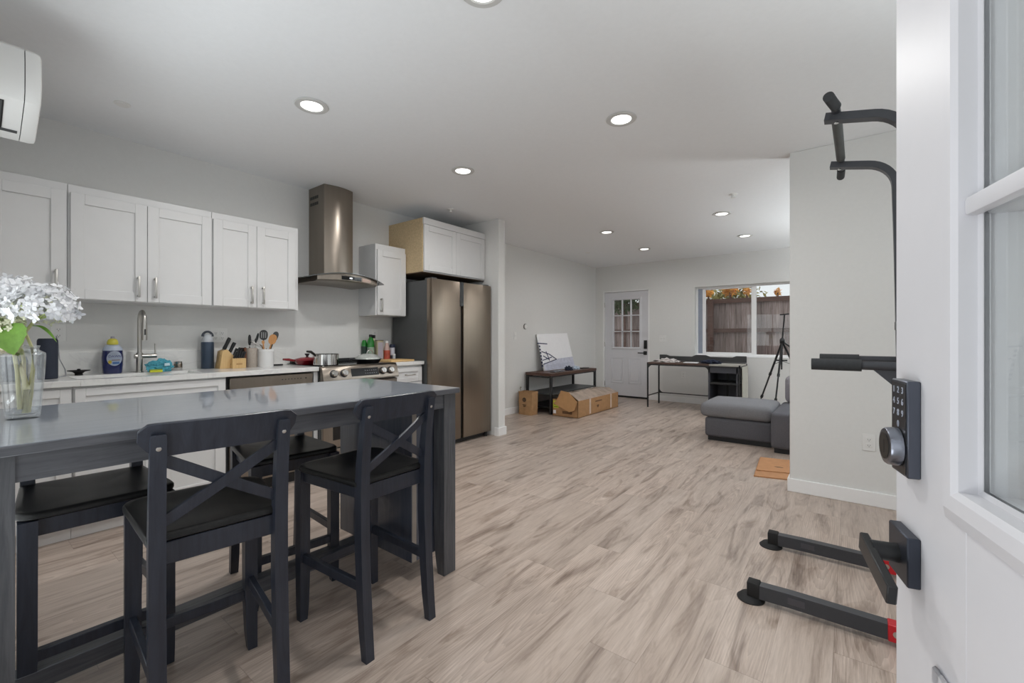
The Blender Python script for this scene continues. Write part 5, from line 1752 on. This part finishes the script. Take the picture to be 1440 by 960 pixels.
# kraft paper bag
bg_ = thing('paper_bag', 'brown kraft paper bag standing left of the bench', 'bag', (-3.86, 5.40, 0))
rings = []
rb = random.Random(4)
bx0, bx1, by0, by1 = -3.975, -3.745, 5.325, 5.475
for k, z in enumerate((0.0, 0.05, 0.12, 0.2, 0.28, 0.345)):
    g_ = 0.006 * (k % 2) + 0.002 * k
    j = [rb.uniform(-0.006, 0.006) for _ in range(8)]
    rings.append([(bx0 - g_ + j[0], by0 + j[1], z), ((bx0 + bx1) / 2, by0 - 0.008 + j[2], z), (bx1 + g_ + j[3], by0 + j[4], z), (bx1 + g_ + j[5], by1, z), ((bx0 + bx1) / 2, by1 + 0.006, z), (bx0 - g_ + j[6], by1 + j[7], z)])
top = [(p[0], p[1], 0.345 + rb.uniform(-0.006, 0.012)) for p in rings[-1]]
rings[-1] = top
inner = [[((p[0] + 3.86) * 0.96 - 3.86, (p[1] - 5.40) * 0.96 + 5.40, p[2] - 0.001) for p in top], [((p[0] + 3.86) * 0.92 - 3.86, (p[1] - 5.40) * 0.92 + 5.40, 0.10) for p in top]]
MB().loft(rings + inner).build('bag_body', M_PAPERB, bg_, angle=20)
M_BLOGO = mat('printed_dark_brown', (70, 54, 42), 0.8)
ring = MB()
for k in range(24):
    a0, a1 = 2 * pi * k / 24, 2 * pi * (k + 1) / 24
    c = (-3.875, by0 - 0.0105, 0.225)
    ring.prism([(c[0] + 0.032 * cos(a0), c[1], c[2] + 0.032 * sin(a0)), (c[0] + 0.032 * cos(a1), c[1], c[2] + 0.032 * sin(a1)), (c[0] + 0.018 * cos(a1), c[1], c[2] + 0.018 * sin(a1)), (c[0] + 0.018 * cos(a0), c[1], c[2] + 0.018 * sin(a0))], (0, 0.004, 0))
ring.box((-3.884, by0 - 0.0105, 0.212), (-3.866, by0 - 0.007, 0.240))
ring.build('round_logo', M_BLOGO, bg_)
lnm = MB()
for k in range(3):
    lnm.box((-3.91 + 0.008 * k, by0 - 0.0105, 0.148 - 0.014 * k), (-3.835 - 0.008 * k, by0 - 0.006, 0.154 - 0.014 * k))
lnm.build('printed_lines', M_BLOGO, bg_)
hp = MB().tube([(-3.95, by0 + 0.01, 0.34), (-3.955, by0 + 0.0, 0.39), (-3.945, by0 + 0.0, 0.415), (-3.935, by0, 0.40)], 0.006, 8)
hp.build('twisted_handle', mat('grey_twine', (130, 122, 112), 0.8), bg_)

# long cardboard box with raised taped flaps
cb = thing('cardboard_box', 'long brown cardboard box with open taped flaps on the floor', 'box', (-3.27, 6.2, 0))
qx0, qx1, qy0, qy1, qh = -3.512, -3.085, 5.535, 6.905, 0.245
wl = MB()
wt_ = 0.006
wl.box((qx0, qy0, 0), (qx1, qy1, 0.006)).box((qx0, qy0, 0), (qx0 + wt_, qy1, qh)).box((qx1 - wt_, qy0, 0), (qx1, qy1, qh)).box((qx0, qy0, 0), (qx1, qy0 + wt_, qh)).box((qx0, qy1 - wt_, 0), (qx1, qy1, qh))
wl.build('box_walls', M_CARD, cb)
M_TAPE = mat('taped_cardboard', (222, 204, 188), 0.22, var=0.18, scale=9, coat=0.3)
# near long flap rises inward, far flap meets it: a low gable
fl = MB()
rb = random.Random(9)
n = 14
rowa, rowb, rowc = [], [], []
for k in range(n + 1):
    y = qy0 + 0.03 + (qy1 - qy0 - 0.03) * k / n
    rowa.append((qx1, y, qh - 0.002))
    rowb.append((qx1 - 0.19 + rb.uniform(-0.012, 0.012), y + 0.03, qh + 0.115 + rb.uniform(-0.015, 0.015) - 0.04 * (k / n)))
    rowc.append((qx0 + 0.02, y + 0.02, qh + 0.06 + rb.uniform(-0.01, 0.01)))
bmv = fl.bm
A = [bmv.verts.new(p) for p in rowa]
B = [bmv.verts.new(p) for p in rowb]
C_ = [bmv.verts.new(p) for p in rowc]
for k in range(n):
    bmv.faces.new((A[k], A[k + 1], B[k + 1], B[k]))
    bmv.faces.new((B[k], B[k + 1], C_[k + 1], C_[k]))
bmesh.ops.solidify(bmv, geom=list(bmv.faces), thickness=0.005)
fl.build('long_flaps', M_TAPE, cb, angle=25)
# short end flap facing the camera, hinged at the end wall and folded outwards and up
MB().prism([(qx0 + 0.01, qy0 + 0.002, qh - 0.06), (qx0 + 0.08, qy0 - 0.02, qh - 0.02), (qx0 + 0.13, qy0 + 0.03, qh + 0.13), (qx0 + 0.27, qy0 + 0.02, qh + 0.115), (qx1 - 0.005, qy0 - 0.015, qh - 0.01), (qx1 - 0.03, qy0 - 0.035, qh - 0.13), (qx1 - 0.12, qy0 - 0.04, qh - 0.16)], (0, -0.006, 0), 0.001, 1).build('end_flap', mat('clean_cardboard', (190, 146, 100), 0.8, var=0.06), cb)
MB().box((qx1, qy0 + 0.35, 0.02), (qx1 + 0.0008, qy0 + 0.40, qh)).box((qx1, qy1 - 0.3, 0.02), (qx1 + 0.0008, qy1 - 0.25, qh)).build('side_tape', M_TAPE, cb)
pr = MB()
pr.box((qx1, 6.08, 0.175), (qx1 + 0.001, 6.30, 0.192)).box((qx1, 6.13, 0.10), (qx1 + 0.001, 6.20, 0.125)).box((qx1, 6.145, 0.085), (qx1 + 0.001, 6.185, 0.10))
pr.box((qx0 + 0.17, qy0 - 0.001, 0.045), (qx0 + 0.33, qy0, 0.085))
pr.build('printed_marks', mat('print_brown', (104, 76, 52), 0.8), cb)
st_ = MB().box((qx0 + 0.012, qy0 - 0.0015, 0.12), (qx0 + 0.105, qy0, 0.225)).build('green_sticker', mat('lime_sticker', (196, 206, 60), 0.5, var=0.08), cb)
MB().box((qx0 + 0.024, qy0 - 0.0022, 0.165), (qx0 + 0.08, qy0 - 0.0014, 0.185)).box((qx0 + 0.024, qy0 - 0.0022, 0.13), (qx0 + 0.09, qy0 - 0.0014, 0.140)).build('sticker_print', mat('sticker_dark', (96, 110, 50), 0.5), st_)
MB().box((qx0 + 0.012, qy0 - 0.0012, 0.035), (qx0 + 0.06, qy0, 0.085)).build('shipping_label', M_WHITE, cb)
# desk in front of the window
dk = thing('desk', 'industrial desk with black iron frame under the window', 'desk', (-2.0, 7.45, 0))
k0x, k1x, k0y, k1y = -2.688, -1.285, 7.163, 7.72
MB().box((k0x + 0.01, k0y + 0.005, 0.722), (-1.72, k1y, 0.748), 0.002, 1).build('wood_top', M_DWOODX, dk)
MB().box((-1.72, k0y + 0.005, 0.722), (k1x - 0.01, k1y, 0.748), 0.002, 1).build('pale_top_end', mat('pale_desk_end', (176, 172, 164), 0.35), dk)  # right end of the desktop in a paler tone
for x in (k0x + 0.011, k1x - 0.011):
    for y in (k0y + 0.011, k1y - 0.011):
        MB().box((x - 0.011, y - 0.011, 0), (x + 0.011, y + 0.011, 0.745), 0.002, 1).build('leg', M_IRON, dk)
rl = MB()
rl.box((k0x, k0y, 0.700), (k1x, k0y + 0.02, 0.724)).box((k0x, k1y - 0.02, 0.700), (k1x, k1y, 0.724)).box((k0x, k0y, 0.700), (k0x + 0.02, k1y, 0.724)).box((k1x - 0.02, k0y, 0.700), (k1x, k1y, 0.724))
rl.box((k0x + 0.004, k0y, 0.185), (k0x + 0.018, k1y, 0.20)).box((k0x, k1y - 0.018, 0.185), (k1x, k1y - 0.004, 0.20))


def gusset(x, z, sx, sz, y, r=0.075):
    pts = [(x, y, z)]
    for k in range(9):
        a = pi / 2 * k / 8
        pts.append((x + sx * (r - r * sin(a)), y, z + sz * (r - r * cos(a))))
    return pts


for (x, z, sx, sz, y) in ((k0x + 0.02, 0.702, 1, -1, k0y + 0.006), (-1.725, 0.702, -1, -1, k0y + 0.006), (k0x + 0.02, 0.198, 1, 1, k1y - 0.014), (k0x + 0.02, 0.702, 1, -1, k1y - 0.014)):
    rl.prism(gusset(x, z, sx, sz, y), (0, 0.006, 0))
rl.build('frame_rail', M_IRON, dk)
bk = MB()
pts = [(k0x + 0.02, 0.748), (k0x + 0.02, 0.858), (k0x + 0.14, 0.858), (k0x + 0.20, 0.838), (-2.12, 0.836), (-2.06, 0.866), (-1.90, 0.866), (-1.83, 0.838), (-1.50, 0.836), (-1.44, 0.862), (k1x - 0.01, 0.862), (k1x - 0.01, 0.748)]
bk.prism([(x, k1y - 0.005, z) for x, z in pts], (0, 0.022, 0), 0.004, 1)
bk.box((k0x - 0.02, k1y - 0.20, 0.748), (k0x + 0.05, k1y - 0.005, 0.760), 0.002, 1).box((k0x + 0.02, k1y - 0.10, 0.748), (k1x - 0.01, k1y - 0.005, 0.765), 0.002, 1)
bk.build('back_ledge', mat('charcoal_ledge', (64, 64, 64), 0.5, var=0.06), dk)
cbn = MB()
cbn.box((-1.732, k0y + 0.012, 0.03), (-1.708, k1y - 0.02, 0.722), 0.002, 1).box((-1.71, k1y - 0.035, 0.03), (k1x - 0.02, k1y - 0.02, 0.722))
cbn.box((-1.732, k0y + 0.012, 0.62), (k1x - 0.012, k0y + 0.026, 0.722)).box((k1x - 0.055, k0y + 0.012, 0.03), (k1x - 0.035, k0y + 0.03, 0.722))
ci = cbn.build('side_cabinet', mat('dark_slate_metal', (66, 67, 74), 0.5, var=0.06), dk)
MB().box((-1.708, k0y + 0.02, 0.445), (k1x - 0.04, k1y - 0.035, 0.475), 0.002, 1).box((-1.708, k0y + 0.02, 0.06), (k1x - 0.04, k1y - 0.035, 0.08), 0.002, 1).build('shelf', M_IRON, ci)
MB().box((-1.575, k1y - 0.05, 0.08), (-1.545, k1y - 0.035, 0.70)).build('divider_post', M_IRON, ci)
tag(MB().box((k1x + 0.002, k0y + 0.12, 0.0), (k1x + 0.016, k1y - 0.03, 0.715), 0.002, 1).build('cream_board', mat('cream_board', (206, 204, 194), 0.6, var=0.06)), 'cream board standing upright against the right end of the desk', 'board')
lump('clothing', 'white and brown crumpled cloth on the left half of the desk', 'cloth', (-2.40, 7.36, 0.763), 0.17, 0.10, 0.045, mat('speckled_white_cloth', (206, 200, 198), 0.9, var=0.35, scale=40), 21, 0.7, 0.7485)
tag(MB().box((-2.14, 7.26, 0.7485), (-1.93, 7.46, 0.760), 0.003, 1, rotz=0.12).build('paper_stack', M_WHITE), 'white sheets of paper in the middle of the desk', 'paper')
lump('clothing', 'navy crumpled cloth on the desk right of the white papers', 'cloth', (-1.74, 7.34, 0.760), 0.14, 0.10, 0.045, M_NAVYC, 33, 0.7, 0.7485)

# tripod
tp = thing('tripod', 'thin black tripod standing in front of the far window', 'tripod', (-0.80, 7.35, 0))
tx, ty = -0.775, 7.35
hub = Vector((tx, ty, 1.10))
col_ = MB().tube([(tx - 0.008, ty, 0.70), (tx + 0.0, ty, 1.12), (tx + 0.028, ty, 1.48)], 0.010, 10)
col_.build('center_column', M_BLACK, tp)
for (fx, fy, nm) in ((tx - 0.36, ty + 0.10, 0), (tx - 0.07, ty - 0.34, 1), (tx + 0.45, ty + 0.12, 2)):
    foot = Vector((fx, fy, 0.0))
    d = foot - hub
    lg = MB().tube([tuple(hub + d * 0.0), tuple(hub + d * 0.42)], 0.014, 10).tube([tuple(hub + d * 0.40), tuple(hub + d * 0.74)], 0.011, 10).tube([tuple(hub + d * 0.72), tuple(hub + d * 1.0)], 0.008, 10).build('leg', M_BLACK, tp)
    cl_ = MB()
    for q in (0.43, 0.74):
        cl_.tube([tuple(hub + d * (q - 0.018)), tuple(hub + d * (q + 0.018))], 0.019, 10)
    cl_.ball(tuple(hub + d * 0.992 + Vector((0, 0, 0.012))), 0.014)
    cl_.build('leg_lock', M_BLACK, lg)
    MB().bar((tx - 0.006, ty, 0.82), tuple(hub + d * 0.30), 0.012, 0.006).build('spreader', M_BLACK, tp)
MB().lathe([(0.020, -0.04), (0.032, -0.02), (0.032, 0.03), (0.018, 0.05), (0, 0.05)], tuple(hub), 18).build('hub', M_BLACK, tp)
MB().bar((tx - 0.03, ty, 1.485), (tx + 0.085, ty, 1.495), 0.03, 0.018, r=0.003).build('phone_mount', M_BLACK, tp)
MB().tube([(tx + 0.02, ty, 1.09), (tx + 0.10, ty - 0.06, 1.03), (tx + 0.13, ty - 0.09, 0.93)], [0.012, 0.012, 0.014], 10).build('pan_handle', M_BLACK, tp)
MB().tube([(tx - 0.09, ty - 0.02, 0.83), (tx + 0.06, ty + 0.02, 0.83)], 0.011, 8).build('spreader_hub', M_BLACK, tp)

# sofa with chaise
so_ = thing('sofa', 'grey fabric sofa with its chaise reaching out past the corner wall', 'sofa', (-0.3, 5.7, 0))
MB().box((-1.315, 5.285, 0.045), (-0.645, 6.02, 0.262), 0.035, 4).build('chaise_base', M_SOFA, so_)


def pillow_box(a, b, r, puff):
    mb = MB().box(a, b, r, 4)
    bmesh.ops.subdivide_edges(mb.bm, edges=[e for e in mb.bm.edges if e.calc_length() > 0.12], cuts=6, use_grid_fill=True)
    cx_, cy_ = (a[0] + b[0]) / 2, (a[1] + b[1]) / 2
    hx, hy = abs(b[0] - a[0]) / 2, abs(b[1] - a[1]) / 2
    zt = max(a[2], b[2])
    for v in mb.bm.verts:
        if v.co.z > zt - r * 1.2:
            u, w_ = (v.co.x - cx_) / hx, (v.co.y - cy_) / hy
            v.co.z += puff * max(0, 1 - u * u) * max(0, 1 - w_ * w_)
    return mb


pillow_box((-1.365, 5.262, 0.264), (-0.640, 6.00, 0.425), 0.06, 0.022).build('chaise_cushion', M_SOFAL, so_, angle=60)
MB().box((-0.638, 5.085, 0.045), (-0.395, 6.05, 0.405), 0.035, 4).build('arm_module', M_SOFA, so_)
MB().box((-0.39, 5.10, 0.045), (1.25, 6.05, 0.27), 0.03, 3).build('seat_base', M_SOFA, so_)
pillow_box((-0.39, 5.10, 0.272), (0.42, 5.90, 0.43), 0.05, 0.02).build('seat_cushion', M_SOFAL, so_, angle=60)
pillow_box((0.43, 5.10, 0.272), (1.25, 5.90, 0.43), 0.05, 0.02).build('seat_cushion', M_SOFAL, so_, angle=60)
MB().box((-0.60, 5.90, 0.405), (1.25, 6.12, 0.72), 0.06, 4).build('backrest', mat('lilac_grey_fabric', (148, 144, 150), 0.95, var=0.12, scale=150, bump=0.25), so_)
MB().box((-1.285, 5.315, 0.0), (-0.66, 5.99, 0.05)).build('shadow_plinth', M_BLACK, so_)  # black blocks standing in for the shadow under the sofa
MB().box((-0.61, 5.12, 0.0), (1.22, 6.03, 0.05)).build('shadow_plinth', M_BLACK, so_)

# flattened cardboard sheet beside the corner
sh = thing('cardboard_sheet', 'flattened orange brown cardboard sheet on the floor by the corner wall', 'cardboard', (-0.55, 4.5, 0))
MB().prism([(-0.690, 4.80, 0.0), (-0.640, 4.135, 0.0), (-0.385, 4.200, 0.0), (-0.20, 4.25, 0.0), (-0.22, 4.90, 0.0), (-0.455, 4.86, 0.0)], (0, 0, 0.010), 0.001, 1).build('sheet', M_CARDO, sh)
MB().prism([(-0.680, 4.78, 0.010), (-0.645, 4.30, 0.010), (-0.24, 4.42, 0.010), (-0.24, 4.86, 0.010)], (0, 0, 0.008), 0.001, 1).build('folded_layer', M_CARDO, sh)
MB().lathe([(0.035, 0), (0.035, 0.0006), (0, 0.0006)], (-0.50, 4.50, 0.018), 16, sy=0.3).build('hand_hole', M_BLOGO, sh)

# ================================================================== EXERCISE TOWER
to = thing('power_tower', 'graphite steel pull up and dip tower behind the open door', 'exercise tower', (0.2, 2.5, 0))
NY, FYY2 = 2.20, 2.82


def rect(w, t_):
    return [(-w / 2, -t_ / 2), (w / 2, -t_ / 2), (w / 2, t_ / 2), (-w / 2, t_ / 2)]


for y in (NY, FYY2):
    leg_ = MB().sweep([(-0.335, y, 0.048), (-0.20, y, 0.052), (0.10, y, 0.052), (0.80, y, 0.052)], rect(0.045, 0.058)).build('base_leg', M_TOWER, to, angle=30)
    MB().box((-0.365, y - 0.027, 0.016), (-0.315, y + 0.027, 0.084), 0.006, 2).build('end_cap', M_RUBBER, leg_)
    MB().lathe([(0.055, 0.0), (0.056, 0.004), (0.040, 0.020), (0.022, 0.024), (0.0, 0.024)], (-0.352, y, 0.0), 28).build('foot_pad', M_RUBBER, leg_)
    MB().lathe([(0.050, 0.0), (0.050, 0.006), (0.030, 0.022), (0.0, 0.022)], (0.79, y, 0.0), 28).build('foot_pad', M_RUBBER, leg_)
    rc_ = MB().box((0.112, y - 0.026, 0.020), (0.21, y + 0.026, 0.084), 0.003, 1).build('red_clamp', M_RED, leg_)
    MB().lathe([(0.012, -0.001), (0.012, 0.0), (0, 0.0)], (0.138, y - 0.0265, 0.052), 18, 'Y').build('clamp_bolt', M_NICKEL, rc_)
    MB().box((-0.21, y - 0.0235, 0.040), (-0.15, y - 0.0222, 0.066), 0.0005, 1).build('name_plate', mat('grey_plate', (84, 84, 90), 0.35, 0.5), leg_)
    # upright with the arm bending forward at the top
    R0 = 0.13
    zt = 2.058
    zb_ = 1.898 + R0
    path = [(0.200, y, 0.07), (0.195, y, 0.8), (0.182, y, 1.6), (0.174, y, zb_ - R0)]
    for k in range(1, 10):
        a = radians(78) * k / 9
        path.append((0.174 - R0 + R0 * cos(a), y, zb_ - R0 + R0 * sin(a)))
    path.append((-0.082, y, zt))
    MB().sweep(path, rect(0.030, 0.045), up=(0, 1, 0)).xform(Matrix.Identity(4)).build('upright', M_TOWER, to, angle=30)
    MB().lathe([(0.008, 0), (0.008, 0.006), (0.0, 0.006)], (-0.045, y, zt - 0.030), 12).build('lock_bolt', M_CHROME, to)
    # dip handle
    zd = 1.055
    MB().tube([(0.20, y, zd), (-0.09, y, zd)], 0.017, 16).build('dip_bar', M_TOWER, to)
    MB().tube([(0.035, y, zd), (-0.128, y, zd)], 0.0235, 20).build('foam_grip', M_FOAM, to)
    MB().prism([(0.195, y - 0.004, zd - 0.016), (0.07, y - 0.004, zd - 0.016), (0.195, y - 0.004, zd - 0.14)], (0, 0.008, 0)).build('gusset', M_TOWER, to)
    MB().sweep([(0.20, y, 0.85), (0.70, y, 0.075)], rect(0.035, 0.035)).build('rear_brace', M_TOWER, to, angle=30)
bz = 2.072
MB().tube([(-0.047, 2.12, bz), (-0.040, 2.50, bz), (-0.038, 3.02, bz)], 0.0155, 18).build('pull_up_bar', M_TOWER, to)
MB().tube([(-0.066, 2.045, bz + 0.004), (-0.057, 2.09, bz + 0.002), (-0.046, 2.14, bz)], 0.0185, 18).build('bar_grip', M_FOAM, to)
MB().tube([(-0.039, 2.95, bz), (-0.041, 3.02, bz), (-0.044, 3.10, bz)], 0.0185, 18).build('bar_grip', M_FOAM, to)
MB().tube([(-0.0455, 2.24, bz), (-0.039, 2.78, bz)], 0.0185, 18).build('bar_sleeve', mat('worn_grip', (70, 72, 70), 0.6, var=0.1), to)
cbm = MB()
for x, z in ((0.187, 1.22), (0.198, 0.35)):
    cbm.box((x - 0.018, NY, z - 0.02), (x + 0.018, FYY2, z + 0.02), 0.002, 1)
cbm.box((0.60, NY, 0.035), (0.64, FYY2, 0.07), 0.002, 1)
cbm.build('cross_beam', M_TOWER, to)
MB().box((0.215, 2.36, 1.10), (0.275, 2.66, 1.50), 0.02, 3).build('back_pad', M_RUBBER, to)

# ================================================================== OUTSIDE
struct(MB().box((-9, FY + 0.18, -0.12), (6, 22, -0.06)).build('ground', mat('bare_yard_soil', (120, 104, 90), 0.9, var=0.2, scale=4)), 'bare ground of the yard behind the window', 'ground')
struct(MB().box((-8, -9, -0.12), (6, EY - 0.15, -0.03)).box((2.06, EY - 0.15, -0.12), (6, FY + 0.18, -0.03)).build('porch_ground', mat('porch_concrete', (180, 178, 174), 0.85, var=0.08, scale=6)), 'pale concrete outside the front door', 'ground')
fn = thing('wooden_fence', 'weathered brown board fence outside the window', 'fence', (-2, 9.8, -0.06))
M_FB, nt_, bs_ = newmat('weathered_boards')
tc_ = N(nt_, 'ShaderNodeTexCoord')
sx_ = N(nt_, 'ShaderNodeSeparateXYZ')
L(nt_, tc_.outputs['Object'], sx_.inputs[0])
bd_ = N(nt_, 'ShaderNodeMath', operation='DIVIDE')
L(nt_, sx_.outputs['X'], bd_.inputs[0])
bd_.inputs[1].default_value = 0.134
fl_ = N(nt_, 'ShaderNodeMath', operation='FLOOR')
L(nt_, bd_.outputs[0], fl_.inputs[0])
wn_ = N(nt_, 'ShaderNodeTexWhiteNoise', noise_dimensions='1D')
L(nt_, fl_.outputs[0], wn_.inputs['W'])
mp_ = N(nt_, 'ShaderNodeMapping')
mp_.inputs['Scale'].default_value = (1.6, 1.6, 0.10)
L(nt_, tc_.outputs['Object'], mp_.inputs['Vector'])
nz_ = N(nt_, 'ShaderNodeTexNoise', Scale=22.0, Detail=5.0, Roughness=0.65)
L(nt_, mp_.outputs['Vector'], nz_.inputs['Vector'])
rp_ = N(nt_, 'ShaderNodeValToRGB')
rp_.color_ramp.elements[0].position = 0.3
rp_.color_ramp.elements[0].color = lin((112, 92, 86))
rp_.color_ramp.elements[1].position = 0.7
rp_.color_ramp.elements[1].color = lin((184, 166, 162))
L(nt_, nz_.outputs['Fac'], rp_.inputs['Fac'])
va_ = N(nt_, 'ShaderNodeMath', operation='MULTIPLY_ADD')
L(nt_, wn_.outputs['Value'], va_.inputs[0])
va_.inputs[1].default_value = 0.45
va_.inputs[2].default_value = 0.78
hs_ = N(nt_, 'ShaderNodeHueSaturation')
L(nt_, rp_.outputs['Color'], hs_.inputs['Color'])
L(nt_, va_.outputs[0], hs_.inputs['Value'])
L(nt_, hs_.outputs[0], bs_.inputs['Base Color'])
bs_.inputs['Roughness'].default_value = 0.85
M_FR = wood('dark_fence_rail', (92, 66, 58), (118, 90, 80), 0.8, 'X', 6)
fb = MB()
x = -6.2
rf2 = random.Random(3)
while x < 2.6:
    w_ = 0.135
    k_ = rf2.uniform(0.0, 0.006)
    fb.box((x, 9.82 + k_, -0.06), (x + w_, 9.842 + k_, 1.93 + rf2.uniform(-0.01, 0.01)))
    x += w_ - 0.001
fb.build('boards', M_FB, fn)
MB().box((-6.2, 9.775, 1.86), (2.6, 9.82, 1.95)).build('top_rail', M_FR, fn)
MB().box((-6.2, 9.775, 1.26), (2.6, 9.82, 1.34)).build('middle_rail', M_FR, fn)
MB().box((-6.2, 9.775, 0.25), (2.6, 9.82, 0.33)).build('bottom_rail', M_FR, fn)
for x in (-4.72, -2.30, 0.12, 2.5):
    MB().box((x - 0.05, 9.69, -0.06), (x + 0.05, 9.775, 1.93)).build('post', M_FR, fn)


def bush(name, label, c, rx, ry, rz, n, sizes, m, seed, trunk=True):
    o = thing(name, label, 'shrub', (c[0], c[1], -0.06), 'plants beyond the fence')
    r2 = random.Random(seed)
    mb = MB()
    bm = mb.bm
    for k in range(n):
        d = Vector((r2.gauss(0, 1), r2.gauss(0, 1), r2.gauss(0, 1))).normalized() * r2.uniform(0.3, 1.0)
        p = Vector((c[0] + d.x * rx, c[1] + d.y * ry, c[2] + d.z * rz))
        a = Vector((r2.uniform(-1, 1), r2.uniform(-1, 1), r2.uniform(-1, 1))).normalized()
        b = a.orthogonal().normalized()
        s = r2.uniform(*sizes)
        vs = [bm.verts.new(p + q) for q in (-a * s, b * s * 0.4, a * s, -b * s * 0.4)]
        bm.faces.new(vs)
    mb.build('foliage', m, o, smooth=False)
    if trunk:
        MB().tube([(c[0], c[1], -0.06), (c[0] + 0.03, c[1], c[2] * 0.5), (c[0], c[1], c[2])], [0.04, 0.03, 0.02], 8).build('trunk', M_FR, o)
    return o


M_DLEAF = mat('dark_green_leaves', (70, 84, 48), 0.7, var=0.4, scale=3)
M_OLEAF = mat('orange_leaves', (226, 164, 72), 0.6, var=0.3, scale=4)
M_YLEAF = mat('olive_leaves', (150, 142, 84), 0.7, var=0.35, scale=3)
bush('tree', 'dark green tree hanging over the fence seen through the back door', (-4.08, 9.45, 2.12), 0.62, 0.20, 0.44, 1500, (0.03, 0.07), M_DLEAF, 1)
bush('shrub', 'orange leaved shrub leftmost above the fence in the window', (-2.48, 10.3, 2.14), 0.12, 0.1, 0.10, 120, (0.03, 0.06), M_OLEAF, 2)
bush('shrub', 'brightest orange leaved shrub above the fence in the window', (-2.04, 10.3, 2.17), 0.17, 0.1, 0.14, 220, (0.03, 0.06), M_OLEAF, 3)
bush('shrub', 'small orange leaved shrub above the fence near the window mullion', (-1.72, 10.3, 2.12), 0.08, 0.08, 0.10, 80, (0.03, 0.05), M_OLEAF, 4)
bush('shrub', 'olive green hedge behind the orange shrubs above the fence', (-2.2, 11.2, 2.1), 0.75, 0.3, 0.28, 500, (0.04, 0.09), M_YLEAF, 5)
bush('shrub', 'small orange clump above the fence in the right window pane', (-1.17, 10.3, 2.08), 0.07, 0.07, 0.08, 60, (0.03, 0.05), M_OLEAF, 6)
bush('shrub', 'orange clump farthest right above the fence by the tripod', (-0.80, 10.3, 2.12), 0.08, 0.07, 0.08, 70, (0.03, 0.05), M_OLEAF, 7)
